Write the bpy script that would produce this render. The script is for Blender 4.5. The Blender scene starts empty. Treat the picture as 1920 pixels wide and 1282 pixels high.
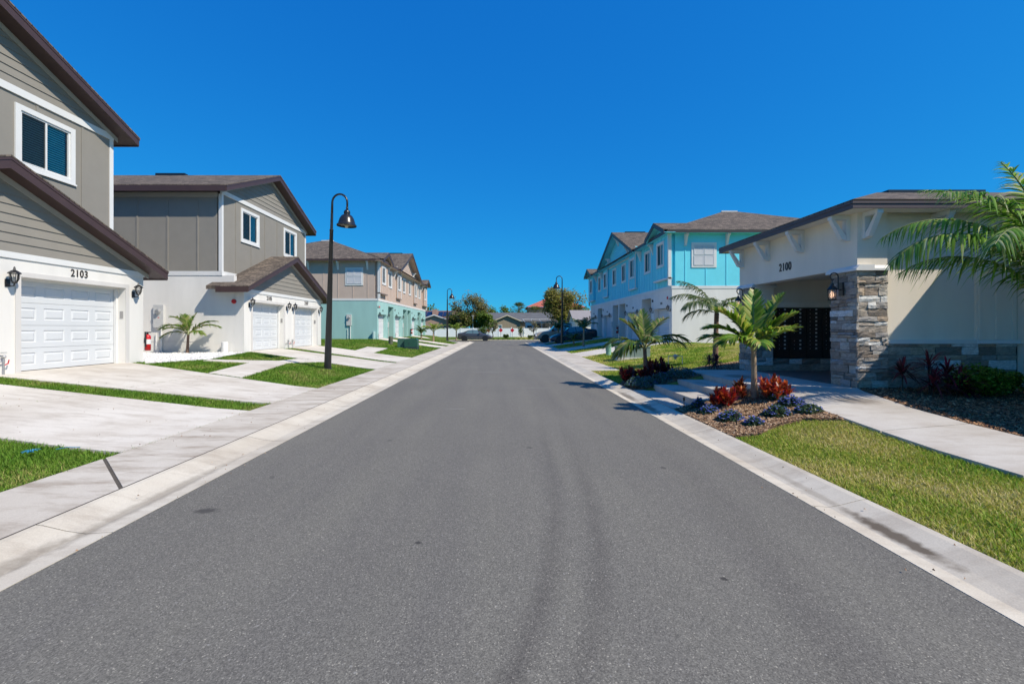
import bpy, bmesh, math, random
import numpy as np
from mathutils import Vector, Matrix
R = math.radians
SC = bpy.context.scene
COL = SC.collection

# ------------------------------------------------------------------ camera
cam_d = bpy.data.cameras.new('camera'); cam = bpy.data.objects.new('camera', cam_d); COL.objects.link(cam)
cam.location = (0, 0, 1.62); cam.rotation_euler = (R(90), 0, 0)
cam_d.sensor_width = 36; cam_d.lens = 16; cam_d.shift_x = 22/1920; cam_d.shift_y = -25/1920
cam_d.clip_start = 0.05; cam_d.clip_end = 3000
SC.camera = cam

# ------------------------------------------------------------------ sky and sun
EL = R(47); SH = Vector((0.86, -0.51, 0)).normalized()      # horizontal direction towards the sun
w = bpy.data.worlds.new('World'); SC.world = w; w.use_nodes = True
nt = w.node_tree; bg = nt.nodes['Background']
sky = nt.nodes.new('ShaderNodeTexSky'); sky.sky_type = 'NISHITA'; sky.sun_disc = False
sky.sun_elevation = EL; sky.sun_rotation = math.atan2(SH.x, SH.y)
sky.altitude = 0; sky.air_density = 1.0; sky.dust_density = 0.05; sky.ozone_density = 8.0
# grade the whole sky to the deep clear blue of the photograph (per channel: gain * value ^ power)
sep = nt.nodes.new('ShaderNodeSeparateColor'); com = nt.nodes.new('ShaderNodeCombineColor'); nt.links.new(sky.outputs[0], sep.inputs[0])
for ch, (gain, power) in enumerate(((0.06, 1.05), (0.77, .67), (2.25, .36))):
    pw = nt.nodes.new('ShaderNodeMath'); pw.operation = 'POWER'; pw.inputs[1].default_value = power; nt.links.new(sep.outputs[ch], pw.inputs[0])
    ml = nt.nodes.new('ShaderNodeMath'); ml.operation = 'MULTIPLY'; ml.inputs[1].default_value = gain; nt.links.new(pw.outputs[0], ml.inputs[0])
    nt.links.new(ml.outputs[0], com.inputs[ch])
nt.links.new(com.outputs[0], bg.inputs[0])
bg.inputs[1].default_value = 0.148
sun_d = bpy.data.lights.new('sun', 'SUN'); sun = bpy.data.objects.new('sun', sun_d); COL.objects.link(sun)
sun_d.energy = 4.5; sun_d.angle = R(0.53); sun_d.color = (1.0, 0.91, 0.765)
ld = Vector((-SH.x*math.cos(EL), -SH.y*math.cos(EL), -math.sin(EL)))
sun.rotation_euler = ld.to_track_quat('-Z', 'Y').to_euler(); sun.location = (20, -12, 30)
SC.view_settings.view_transform = 'Standard'; SC.view_settings.look = 'None'
SC.view_settings.exposure = 0.30; SC.view_settings.gamma = 1.0; SC.view_settings.use_curve_mapping = False

# ------------------------------------------------------------------ mesh helpers
class MB:
    def __init__(s): s.v = []; s.f = []
    def add(s, vs, fs):
        b = len(s.v); s.v += [tuple(p) for p in vs]; s.f += [tuple(b+i for i in q) for q in fs]; return s
    def box(s, x0, x1, y0, y1, z0, z1):
        return s.add([(x0,y0,z0),(x1,y0,z0),(x1,y1,z0),(x0,y1,z0),(x0,y0,z1),(x1,y0,z1),(x1,y1,z1),(x0,y1,z1)],
                     [(0,3,2,1),(4,5,6,7),(0,1,5,4),(1,2,6,5),(2,3,7,6),(3,0,4,7)])
    def prism(s, poly, off):                       # 3-D polygon extruded by a vector
        n = len(poly); off = Vector(off); a = [Vector(p) for p in poly]
        return s.add(a+[p+off for p in a], [tuple(range(n-1,-1,-1)), tuple(range(n,2*n))]+[(i,(i+1)%n,n+(i+1)%n,n+i) for i in range(n)])
    def tube(s, pts, rad, n=8, cap=True):
        pts = [Vector(p) for p in pts]
        if not hasattr(rad, '__len__'): rad = [rad]*len(pts)
        vs = []; fs = []
        ref = None
        for i, p in enumerate(pts):
            t = (pts[min(i+1,len(pts)-1)]-pts[max(i-1,0)]).normalized()
            if ref is None:
                ref = Vector((1,0,0)) if abs(t.x) < .8 else Vector((0,1,0))
            a = (ref - t*ref.dot(t)).normalized(); b = t.cross(a); ref = a
            for k in range(n):
                q = 2*math.pi*k/n; vs.append(p + (a*math.cos(q)+b*math.sin(q))*rad[i])
        for i in range(len(pts)-1):
            for k in range(n):
                fs.append((i*n+k, i*n+(k+1)%n, (i+1)*n+(k+1)%n, (i+1)*n+k))
        if cap: fs += [tuple(range(n-1,-1,-1)), tuple(range((len(pts)-1)*n, len(pts)*n))]
        return s.add(vs, fs)
    def lathe(s, prof, n=16, o=(0,0,0), axis='z', cap=True):
        vs = []; fs = []
        for r, h in prof:
            for k in range(n):
                q = 2*math.pi*k/n; c, d = r*math.cos(q), r*math.sin(q)
                p = (c,d,h) if axis == 'z' else ((h,c,d) if axis == 'x' else (c,h,d))
                vs.append((p[0]+o[0], p[1]+o[1], p[2]+o[2]))
        for i in range(len(prof)-1):
            for k in range(n): fs.append((i*n+k, i*n+(k+1)%n, (i+1)*n+(k+1)%n, (i+1)*n+k))
        if cap: fs += [tuple(range(n-1,-1,-1)), tuple(range((len(prof)-1)*n, len(prof)*n))]
        return s.add(vs, fs)
    def wall(s, u0, u1, z0, z1, holes, y0, y1):     # wall in the local x-z plane, holes (u0,u1,z0,z1), front y0, back y1
        us = sorted(set([u0,u1]+[h[0] for h in holes]+[h[1] for h in holes])); us = [u for u in us if u0 <= u <= u1]
        zs = sorted(set([z0,z1]+[h[2] for h in holes]+[h[3] for h in holes])); zs = [z for z in zs if z0 <= z <= z1]
        def solid(i, j):
            if i < 0 or j < 0 or i >= len(us)-1 or j >= len(zs)-1: return False
            cu = (us[i]+us[i+1])/2; cz = (zs[j]+zs[j+1])/2
            return not any(h[0] < cu < h[1] and h[2] < cz < h[3] for h in holes)
        for i in range(len(us)-1):
            for j in range(len(zs)-1):
                if not solid(i, j): continue
                a, b, c, d = us[i], us[i+1], zs[j], zs[j+1]
                s.add([(a,y0,c),(b,y0,c),(b,y0,d),(a,y0,d)], [(0,1,2,3)])
                s.add([(a,y1,c),(b,y1,c),(b,y1,d),(a,y1,d)], [(3,2,1,0)])
                if not solid(i-1,j): s.add([(a,y0,c),(a,y0,d),(a,y1,d),(a,y1,c)], [(0,1,2,3)])
                if not solid(i+1,j): s.add([(b,y0,c),(b,y1,c),(b,y1,d),(b,y0,d)], [(0,1,2,3)])
                if not solid(i,j-1): s.add([(a,y0,c),(a,y1,c),(b,y1,c),(b,y0,c)], [(0,1,2,3)])
                if not solid(i,j+1): s.add([(a,y0,d),(b,y0,d),(b,y1,d),(a,y1,d)], [(0,1,2,3)])
        return s
    def mesh(s, name, mat, smooth=False, recalc=True):
        me = bpy.data.meshes.new(name); me.from_pydata(s.v, [], s.f)
        if recalc and len(s.f) < 20000:
            bm = bmesh.new(); bm.from_mesh(me); bmesh.ops.recalc_face_normals(bm, faces=bm.faces); bm.to_mesh(me); bm.free()
        if smooth: me.polygons.foreach_set('use_smooth', [True]*len(me.polygons))
        if mat: me.materials.append(mat)
        return me
    def build(s, name, mat, parent=None, loc=(0,0,0), smooth=False, recalc=True):
        return link(name, s.mesh(name, mat, smooth, recalc), parent, loc)
def link(name, me, parent=None, loc=(0,0,0), rz=0.0):
    o = bpy.data.objects.new(name, me); COL.objects.link(o); o.location = loc
    if rz: o.rotation_euler = (0,0,rz)
    if parent: o.parent = parent
    return o
def smooth_by_angle(o, ang=40):
    me = o.data; bm = bmesh.new(); bm.from_mesh(me)
    for f in bm.faces: f.smooth = True
    for e in bm.edges:
        if len(e.link_faces) == 2 and e.calc_face_angle() > R(ang): e.smooth = False
    bm.to_mesh(me); bm.free(); return o
def tag(o, label=None, cat=None, group=None, kind=None):
    if label: o['label'] = label
    if cat: o['category'] = cat
    if group: o['group'] = group
    if kind: o['kind'] = kind
    return o
def thing(name, label, cat, loc=(0,0,0), rz=0.0, group=None):
    o = bpy.data.objects.new(name, None); COL.objects.link(o); o.location = loc; o.rotation_euler = (0,0,rz)
    o.empty_display_size = .3
    return tag(o, label, cat, group)
def copy_tree(o, parent=None):
    c = o.copy(); COL.objects.link(c); c.parent = parent
    for ch in o.children: copy_tree(ch, c)
    return c
def npmesh(name, V, F, mat, cols=None, smooth=False):   # big triangle/quad meshes from numpy
    me = bpy.data.meshes.new(name)
    V = np.asarray(V, np.float32); F = np.asarray(F, np.int32); k = F.shape[1]
    me.vertices.add(len(V)); me.vertices.foreach_set('co', V.ravel())
    me.loops.add(F.size); me.loops.foreach_set('vertex_index', F.ravel())
    me.polygons.add(len(F)); me.polygons.foreach_set('loop_start', np.arange(0, F.size, k, dtype=np.int32))
    if smooth: me.polygons.foreach_set('use_smooth', np.ones(len(F), bool))
    if cols is not None:
        a = me.color_attributes.new('Col', 'FLOAT_COLOR', 'POINT')
        c = np.ones((len(V),4), np.float32); c[:,:3] = cols; a.data.foreach_set('color', c.ravel())
    me.update(calc_edges=True); me.validate()
    if mat: me.materials.append(mat)
    return me

# ------------------------------------------------------------------ materials
MATS = {}
def nodes_of(name):
    m = bpy.data.materials.new(name); m.use_nodes = True
    return m, m.node_tree.nodes, m.node_tree.links, m.node_tree.nodes['Principled BSDF']
def ramp(N, L, src, p0, c0, p1, c1, mid=()):
    r = N.new('ShaderNodeValToRGB'); r.color_ramp.elements[0].position = p0; r.color_ramp.elements[0].color = (*c0,1)
    r.color_ramp.elements[1].position = p1; r.color_ramp.elements[1].color = (*c1,1)
    for p, c in mid:
        e = r.color_ramp.elements.new(p); e.color = (*c,1)
    L.new(src, r.inputs[0]); return r.outputs[0]
def noise(N, L, vec, scale, detail=4, rough=.55):
    n = N.new('ShaderNodeTexNoise'); n.inputs['Scale'].default_value = scale; n.inputs['Detail'].default_value = detail
    n.inputs['Roughness'].default_value = rough; L.new(vec, n.inputs['Vector']); return n.outputs['Fac']
def mixc(N, L, fac, a, b, mode='MIX'):
    m = N.new('ShaderNodeMix'); m.data_type = 'RGBA'; m.blend_type = mode
    for sock, v in ((0, fac), (6, a), (7, b)):
        if hasattr(v, 'is_output'): L.new(v, m.inputs[sock])
        elif sock == 0: m.inputs[0].default_value = v
        else: m.inputs[sock].default_value = (*v, 1)
    return m.outputs[2]
def coords(N, L, kind='Object', scale=(1,1,1)):
    t = N.new('ShaderNodeTexCoord'); mp = N.new('ShaderNodeMapping'); mp.inputs['Scale'].default_value = scale
    L.new(t.outputs[kind], mp.inputs[0]); return mp.outputs[0]
def bump(N, L, B, h, strength, dist=.01):
    b = N.new('ShaderNodeBump'); b.inputs['Strength'].default_value = strength; b.inputs['Distance'].default_value = dist
    L.new(h, b.inputs['Height']); L.new(b.outputs[0], B.inputs['Normal'])
def worldvec(N, L):
    g = N.new('ShaderNodeNewGeometry'); return g.outputs['Position']
def plain(name, col, rough=.6, var=.08, vscale=3., bscale=0., bstr=.2, metal=0., spec=.5, streak=False):
    if name in MATS: return MATS[name]
    m, N, L, B = nodes_of(name)
    v = worldvec(N, L)
    if streak:
        mp = N.new('ShaderNodeMapping'); mp.inputs['Scale'].default_value = (1,1,.22); L.new(v, mp.inputs[0]); vv = mp.outputs[0]
    else: vv = v
    f = noise(N, L, vv, vscale, 5, .6)
    lo = tuple(c*(1-var) for c in col); hi = tuple(min(1,c*(1+var)) for c in col)
    L.new(ramp(N, L, f, .3, lo, .7, hi), B.inputs['Base Color'])
    B.inputs['Roughness'].default_value = rough; B.inputs['Metallic'].default_value = metal
    B.inputs['Specular IOR Level'].default_value = spec
    if bscale: bump(N, L, B, noise(N, L, v, bscale, 4, .6), bstr, .006)
    MATS[name] = m; return m
def stucco(name, col): return plain(name, col, .9, .075, 1.1, 90, .35, spec=.2, streak=True)
def shingle(name, ax):                             # ax: which local axis runs up the slope
    m, N, L, B = nodes_of(name)
    t = N.new('ShaderNodeTexCoord'); sp = N.new('ShaderNodeSeparateXYZ'); L.new(t.outputs['Object'], sp.inputs[0])
    cb = N.new('ShaderNodeCombineXYZ'); L.new(sp.outputs['Y' if ax == 'x' else 'X'], cb.inputs[0]); L.new(sp.outputs['X' if ax == 'x' else 'Y'], cb.inputs[1])
    br = N.new('ShaderNodeTexBrick'); L.new(cb.outputs[0], br.inputs['Vector'])
    br.inputs['Color1'].default_value = (.20,.165,.135,1); br.inputs['Color2'].default_value = (.085,.072,.064,1); br.inputs['Mortar'].default_value = (.03,.026,.023,1)
    br.inputs['Scale'].default_value = 1; br.inputs['Brick Width'].default_value = .27; br.inputs['Row Height'].default_value = .13
    br.inputs['Mortar Size'].default_value = .008; br.offset = .37; br.squash = .6; br.squash_frequency = 3; br.inputs['Bias'].default_value = -.1
    f = noise(N, L, cb.outputs[0], 1.3, 4); g = noise(N, L, cb.outputs[0], 120, 2)
    c = mixc(N, L, .6, br.outputs['Color'], ramp(N, L, f, .3, (.6,.6,.6), .75, (1.25,1.2,1.15)), 'MULTIPLY')
    c = mixc(N, L, .6, c, ramp(N, L, g, .3, (.45,.45,.45), .7, (1.5,1.5,1.5)), 'MULTIPLY')
    L.new(c, B.inputs['Base Color']); B.inputs['Roughness'].default_value = .95; B.inputs['Specular IOR Level'].default_value = .2
    bump(N, L, B, br.outputs['Color'], .5, .02); return m
SH_X = shingle('shingle_x', 'x'); SH_Y = shingle('shingle_y', 'y')
def colattr(name, rough=.6, trans=0.25, spec=.3):
    m, N, L, B = nodes_of(name)
    a = N.new('ShaderNodeAttribute'); a.attribute_name = 'Col'
    L.new(a.outputs['Color'], B.inputs['Base Color']); B.inputs['Roughness'].default_value = rough; B.inputs['Specular IOR Level'].default_value = spec
    if trans:
        tr = N.new('ShaderNodeBsdfTranslucent'); L.new(a.outputs['Color'], tr.inputs['Color'])
        mx = N.new('ShaderNodeMixShader'); mx.inputs[0].default_value = trans
        L.new(B.outputs[0], mx.inputs[1]); L.new(tr.outputs[0], mx.inputs[2]); L.new(mx.outputs[0], N['Material Output'].inputs[0])
    return m
M_LEAF = colattr('leaf', .42, .4, .5); M_GRASS = colattr('grass_blade', .6, .3, .25); M_CHIP = colattr('bark_chip', .85, 0, .2)
def glass(name, tint, dark):
    m, N, L, B = nodes_of(name); N.remove(B)
    tr = N.new('ShaderNodeBsdfTransparent'); tr.inputs[0].default_value = (*tint,1)
    gl = N.new('ShaderNodeBsdfGlossy'); gl.inputs['Roughness'].default_value = .02
    fr = N.new('ShaderNodeFresnel'); fr.inputs[0].default_value = 1.6
    ad = N.new('ShaderNodeMath'); ad.operation = 'ADD'; ad.inputs[1].default_value = dark; L.new(fr.outputs[0], ad.inputs[0])
    mx = N.new('ShaderNodeMixShader'); L.new(ad.outputs[0], mx.inputs[0]); L.new(tr.outputs[0], mx.inputs[1]); L.new(gl.outputs[0], mx.inputs[2])
    L.new(mx.outputs[0], N['Material Output'].inputs[0]); return m
M_GLASS = glass('window_glass', (.62,.86,.86), .03); M_CLEAR = glass('lantern_glass', (.9,.9,.9), .05)
M_CARGLASS = plain('car_glass', (.09,.15,.17), .06, .02, 1, spec=1.0)
WHITE = plain('white_trim', (.70,.70,.69), .55, .03, 2)
DOORW = plain('white_door', (.60,.62,.64), .45, .02, 2)
BROWN = plain('brown_fascia', (.062,.036,.034), .5, .08, 3)
TAUPE = plain('taupe_board', (.250,.232,.203), .75, .04, 2.2, 160, .12)
TAUPE_TRIM = plain('taupe_trim', (.40,.38,.345), .7, .04, 2)
STUC_W = stucco('white_stucco', (.73,.71,.675)); SURR = stucco('door_surround_stucco', (.60,.58,.56))
BLACK = plain('black_metal', (.012,.012,.014), .35, .1, 8, spec=.6)
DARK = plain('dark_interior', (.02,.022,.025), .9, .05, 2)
BLIND = plain('blind_slats', (.66,.95,.92), .6, .05, 5)
STEEL = plain('galvanised', (.45,.45,.45), .45, .1, 6, metal=.6)
RED = plain('red_paint', (.55,.012,.015), .35, .05, 5, spec=.6)
SOIL = plain('soil', (.06,.045,.032), .95, .3, 4, 40, .5)
# ------------------------------------------------------------------ lie of the land
def sst(a, b, x):
    t = min(1., max(0., (x-a)/(b-a))); return t*t*(3-2*t)
def lin(x, xs, ys):
    return float(np.interp(x, xs, ys))
def terrain(x, y):
    a = abs(x)
    if x < 0:
        H = .62 + .113*sst(28, 38, y)
        z = lin(a, [0,3.09,3.35,3.69,5.05,10.7,11.2], [0,0,.0,.05,.07,H,H])
        k = sst(53, 56, y)*(1-sst(7.2, 9.5, a))
    else:
        z1 = lin(a, [0,2.85,3.05,3.35,4.75,10.4,11], [0,0,.0,.05,.075,.78,.78])
        wy = lin(y, [-10,4.5,8.7,30], [.15,.15,.46,.46])
        z2 = lin(a, [0,2.85,3.05,3.35,5.05,12], [0,0,0,.05,wy,wy+.04])
        t = sst(12.2, 15.5, y); z = z2*(1-t)+z1*t
        k = sst(53, 56, y)*(1-sst(8.2, 10, a))
    z *= 1-k
    return z*(1-sst(66, 74, y)) + .06*sst(66, 74, y)
# ------------------------------------------------------------------ ground materials
def mnode(N, L, op, a, b=None, c=None):
    m = N.new('ShaderNodeMath'); m.operation = op
    for i, v in enumerate((a, b, c)):
        if v is None: continue
        if hasattr(v, 'is_output'): L.new(v, m.inputs[i])
        else: m.inputs[i].default_value = v
    return m.outputs[0]
def asphalt_mat():
    m, N, L, B = nodes_of('asphalt'); v = worldvec(N, L)
    sp = N.new('ShaderNodeSeparateXYZ'); L.new(v, sp.inputs[0])
    big = noise(N, L, v, .35, 5, .6)
    st = N.new('ShaderNodeMapping'); st.inputs['Scale'].default_value = (1.6,.12,1); L.new(v, st.inputs[0]); lane = noise(N, L, st.outputs[0], 1.2, 4)
    base = mixc(N, L, big, (.155,.147,.126), (.210,.199,.171))
    base = mixc(N, L, ramp(N, L, lane, .35, (0,0,0), .7, (.55,.55,.55)), base, (.135,.127,.118))
    # tyre tracks, a curving pair
    c = mnode(N, L, 'SUBTRACT', .95, mnode(N, L, 'DIVIDE', 1.9, mnode(N, L, 'MAXIMUM', sp.outputs[1], 1.2)))
    def band(off, wd):
        d = mnode(N, L, 'ABSOLUTE', mnode(N, L, 'SUBTRACT', mnode(N, L, 'SUBTRACT', sp.outputs[0], c), off))
        return mnode(N, L, 'MAXIMUM', mnode(N, L, 'SUBTRACT', 1., mnode(N, L, 'DIVIDE', d, wd)), 0.)
    tr = mnode(N, L, 'MAXIMUM', band(0., .12), band(.34, .13)); tr = mnode(N, L, 'MAXIMUM', tr, mnode(N, L, 'MULTIPLY', band(1.55, .3), .6))
    tr = mnode(N, L, 'MULTIPLY', tr, mnode(N, L, 'MULTIPLY', noise(N, L, v, 3, 4), .95))
    tr = mnode(N, L, 'MULTIPLY', tr, mnode(N, L, 'MAXIMUM', mnode(N, L, 'SUBTRACT', 1.35, mnode(N, L, 'MULTIPLY', sp.outputs[1], .15)), .12))
    base = mixc(N, L, tr, base, (.088,.080,.074))
    # aggregate: many pale and dark chips
    vo = N.new('ShaderNodeTexVoronoi'); vo.inputs['Scale'].default_value = 150; L.new(v, vo.inputs['Vector'])
    chip = N.new('ShaderNodeRGBToBW'); L.new(vo.outputs['Color'], chip.inputs[0])
    ag = ramp(N, L, chip.outputs[0], .1, (.55,.55,.56), .97, (2.3,2.25,2.15), [(.45,(.82,.82,.82)),(.78,(1.08,1.08,1.08)),(.9,(1.5,1.5,1.48))])
    base = mixc(N, L, 1., base, ag, 'MULTIPLY')
    v2 = N.new('ShaderNodeTexVoronoi'); v2.inputs['Scale'].default_value = 95; L.new(v, v2.inputs['Vector'])
    c2 = N.new('ShaderNodeRGBToBW'); L.new(v2.outputs['Color'], c2.inputs[0])
    base = mixc(N, L, ramp(N, L, c2.outputs[0], .93, (0,0,0), .96, (.5,.5,.5)), base, (.34,.33,.31))
    # a few oil drops and pale scuffs
    sc = N.new('ShaderNodeMapping'); sc.inputs['Scale'].default_value = (.35,2.2,1); L.new(v, sc.inputs[0])
    base = mixc(N, L, ramp(N, L, noise(N, L, sc.outputs[0], 1.1, 3), .73, (0,0,0), .80, (.35,.35,.35)), base, (.33,.31,.29))
    base = mixc(N, L, ramp(N, L, noise(N, L, v, 1.7, 1), .78, (0,0,0), .81, (.8,.8,.8)), base, (.035,.034,.034))
    for (sx, sy, rx, ry, k) in ((-2.62,4.05,.13,.07,.75),(-.62,3.45,.035,.03,.9),(1.45,2.95,.03,.03,.9),(-.9,9.2,.3,.05,.4),(.4,6.2,.05,.04,.7),(1.9,5.3,.04,.05,.7),(-1.6,6.6,.05,.03,.7),(.95,12.5,.5,.06,.35),(-.4,17,.8,.12,.35)):
        dx = mnode(N, L, 'DIVIDE', mnode(N, L, 'SUBTRACT', sp.outputs[0], sx), rx); dy = mnode(N, L, 'DIVIDE', mnode(N, L, 'SUBTRACT', sp.outputs[1], sy), ry)
        d = mnode(N, L, 'ADD', mnode(N, L, 'SQRT', mnode(N, L, 'ADD', mnode(N, L, 'MULTIPLY', dx, dx), mnode(N, L, 'MULTIPLY', dy, dy))), mnode(N, L, 'MULTIPLY', mnode(N, L, 'SUBTRACT', noise(N, L, v, 25, 3), .5), 1.2))
        base = mixc(N, L, ramp(N, L, d, .5, (k,k,k), 1.2, (0,0,0)), base, (.045,.042,.04) if k > .5 else (.30,.29,.27))
    L.new(base, B.inputs['Base Color']); B.inputs['Roughness'].default_value = .88; B.inputs['Specular IOR Level'].default_value = .3
    bump(N, L, B, mnode(N, L, 'ADD', chip.outputs[0], noise(N, L, v, 70, 3)), .3, .004); return m
def concrete_mat(name, col, dirt, stain=False):
    m, N, L, B = nodes_of(name); v = worldvec(N, L)
    big = noise(N, L, v, .55, 6, .62); st = N.new('ShaderNodeMapping'); st.inputs['Scale'].default_value = (.45,1.5,1); L.new(v, st.inputs[0])
    med = noise(N, L, st.outputs[0], 2.3, 7, .7); fine = noise(N, L, v, 95, 3)
    c = mixc(N, L, ramp(N, L, big, .42, (0,0,0), .68, (1,1,1)), col, tuple(a*b for a, b in zip(col, (.80,.77,.74))))
    c = mixc(N, L, ramp(N, L, med, .47, (0,0,0), .70, (dirt,dirt,dirt)), c, (.30,.245,.19))
    c = mixc(N, L, .55, c, ramp(N, L, fine, .25, (.80,.80,.80), .75, (1.15,1.15,1.15)), 'MULTIPLY')
    sp = N.new('ShaderNodeSeparateXYZ'); L.new(v, sp.inputs[0])
    if stain:
        for (sx, sy, rx, ry, k) in stain if stain != True else ((3.08,3.55,.075,.62,.95),(3.08,4.6,.05,.9,.35),(3.05,9.4,.10,.9,.75),(3.05,10.9,.10,1.0,.75),(-3.3,4.4,.09,1.6,.45),(-3.35,2.9,.10,.8,.45)):
            dx = mnode(N, L, 'DIVIDE', mnode(N, L, 'SUBTRACT', sp.outputs[0], sx), rx); dy = mnode(N, L, 'DIVIDE', mnode(N, L, 'SUBTRACT', sp.outputs[1], sy), ry)
            d = mnode(N, L, 'SQRT', mnode(N, L, 'ADD', mnode(N, L, 'MULTIPLY', dx, dx), mnode(N, L, 'MULTIPLY', dy, dy)))
            d = mnode(N, L, 'ADD', d, mnode(N, L, 'MULTIPLY', mnode(N, L, 'SUBTRACT', noise(N, L, v, 9, 4), .5), 1.1))
            c = mixc(N, L, ramp(N, L, d, .45, (k,k,k), 1.15, (0,0,0)), c, (.12,.095,.07))
    L.new(c, B.inputs['Base Color']); B.inputs['Roughness'].default_value = .9; B.inputs['Specular IOR Level'].default_value = .25
    bump(N, L, B, mnode(N, L, 'ADD', fine, noise(N, L, v, 14, 4)), .3, .004); return m
def lawn_mat():
    m, N, L, B = nodes_of('lawn_ground'); v = worldvec(N, L)
    sp = N.new('ShaderNodeSeparateXYZ'); L.new(v, sp.inputs[0])
    f = noise(N, L, v, 1.1, 6, .65); g = noise(N, L, v, 22, 4, .7)
    a = mixc(N, L, ramp(N, L, f, .35, (0,0,0), .7, (1,1,1)), (.07,.12,.016), (.13,.16,.03))
    dry = mixc(N, L, ramp(N, L, f, .35, (0,0,0), .65, (1,1,1)), (.17,.19,.03), (.30,.26,.08))
    a = mixc(N, L, ramp(N, L, mnode(N, L, 'MULTIPLY', sp.outputs[0], .1), .2, (0,0,0), .4, (1,1,1)), a, dry)
    a = mixc(N, L, .8, a, ramp(N, L, g, .25, (.4,.4,.4), .75, (1.6,1.6,1.5)), 'MULTIPLY')
    L.new(a, B.inputs['Base Color']); B.inputs['Roughness'].default_value = .95; B.inputs['Specular IOR Level'].default_value = .1
    bump(N, L, B, g, .9, .04); return m
M_ASPH = asphalt_mat(); M_CONC = concrete_mat('driveway_concrete', (.65,.61,.545), .48); M_WALK = concrete_mat('sidewalk_concrete', (.57,.525,.455), 1.0)
M_KERB = concrete_mat('kerb_concrete', (.605,.555,.465), .50, True); M_STEP = concrete_mat('step_concrete', (.52,.49,.445), .5, ((5.75,10.9,.45,.55,.6),(6.0,7.7,.45,.30,.55),(4.1,10.2,.2,.5,.3),(4.7,10.6,.2,.5,.3))); M_LAWN = lawn_mat()
M_MULCH = plain('mulch_soil', (.15,.095,.06), .95, .4, 9, 60, .9)

# ------------------------------------------------------------------ ground sheet, road
xs = [-1500,-600,-250,-120,-80,-60,-45,-35,-28,-22,-18]+list(np.arange(-16,16.01,.25))+[18,22,28,35,45,60,80,120,250,600,1500]
ys = [-60,-30,-16]+list(np.arange(-10,40,.5))+list(np.arange(40,76.1,1.))+[80,90,105,130,170,250,400,700,1100,1900]
V = []
for y in ys:
    for x in xs:
        z = terrain(x, y)-.035
        if -3.3 < x < 3.1 and y < 63: z = -.12
        if -7.2 < x < 8.2 and 55 < y < 63: z = -.12
        if 3.45 < x < 5.05 and 8.95 < y < 11.45: z = -.02
        V.append((x, y, z))
n = len(xs); F = [(j*n+i, j*n+i+1, (j+1)*n+i+1, (j+1)*n+i) for j in range(len(ys)-1) for i in range(n-1)]
tag(link('ground', npmesh('ground', V, F, M_LAWN, smooth=True)), 'lawn ground of the street', None, None, 'structure')
def sheet(poly, name, mat, zf, thick, kind='structure', parent=None, step=.6, label=None):
    """flat polygon laid over the land: cut into cells, lifted, with a skirt"""
    bm = bmesh.new(); f = bm.faces.new([bm.verts.new((x, y, 0)) for x, y in poly]); bm.normal_update(); bmesh.ops.triangulate(bm, faces=[f])
    X = [p[0] for p in poly]; Y = [p[1] for p in poly]
    cuts = [((x,0,0),(1,0,0)) for x in np.arange(math.floor(min(X)/step)*step, max(X), step)] + [((0,y,0),(0,1,0)) for y in np.arange(math.floor(min(Y)/1.5)*1.5, max(Y), 1.5)]
    for co, no in cuts:
        bmesh.ops.bisect_plane(bm, geom=bm.verts[:]+bm.edges[:]+bm.faces[:], plane_co=co, plane_no=no, dist=1e-5)
    for v in bm.verts: v.co.z = zf(v.co.x, v.co.y)
    be = [e for e in bm.edges if len(e.link_faces) == 1]
    r = bmesh.ops.extrude_edge_only(bm, edges=be)
    for v in r['geom']:
        if isinstance(v, bmesh.types.BMVert): v.co.z -= thick
    bmesh.ops.recalc_face_normals(bm, faces=bm.faces)
    me = bpy.data.meshes.new(name); bm.to_mesh(me); bm.free(); me.materials.append(mat)
    o = link(name, me, parent)
    if kind and not parent: o['kind'] = kind
    if label: o['label'] = label
    return o
ROAD = [(-3.09,-9),(2.85,-9),(2.85,52.5),(3.6,54.6),(8,55.4),(8,62.6),(-7,62.6),(-7,56.6),(-4.0,56.0),(-3.09,54.5)]
sheet(ROAD, 'road', M_ASPH, lambda x, y: 0.0, .1, step=3)
# kerb gutters, cast in lengths with open joints
def kerb(side, y0, y1, parent):
    if side < 0: prof = [(-3.085,.004),(-3.30,-.010),(-3.45,.012),(-3.64,.056),(-3.69,.062),(-3.69,-.2),(-3.085,-.2)]
    else: prof = [(2.845,.004),(3.0,-.010),(3.12,.012),(3.29,.056),(3.35,.062),(3.35,-.2),(2.845,-.2)]
    b = MB(); b.prism([(p[0], y0+.006, p[1]) for p in prof], (0, y1-y0-.012, 0)); return b.build('kerb_stone', M_KERB, parent)
for side, y1 in ((-1, 55.0), (1, 52.4)):
    k = tag(bpy.data.objects.new('kerb', None), None, None, None, 'structure'); COL.objects.link(k)
    ed = [-6, -2.6, .4, 2.0 if side < 0 else 2.1, 3.05 if side > 0 else 3.2, 5.7 if side > 0 else 6.8]
    ed = [-6,-2.5,.6,3.62,6.6,9.6] if side < 0 else [-6,-2.5,.9,4.16,7.1,9.75]
    while ed[-1]+3.1 < y1: ed.append(ed[-1]+3.05)
    ed.append(y1)
    for a, b_ in zip(ed[:-1], ed[1:]): kerb(side, a, b_, k)
k = tag(bpy.data.objects.new('kerb', None), None, None, None, 'structure'); COL.objects.link(k)
for i in range(5): MB().box(-7+3*i+.006, -4+3*i-.006, 62.6, 63.1, -.1, .09).build('kerb_stone', M_KERB, k)

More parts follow.
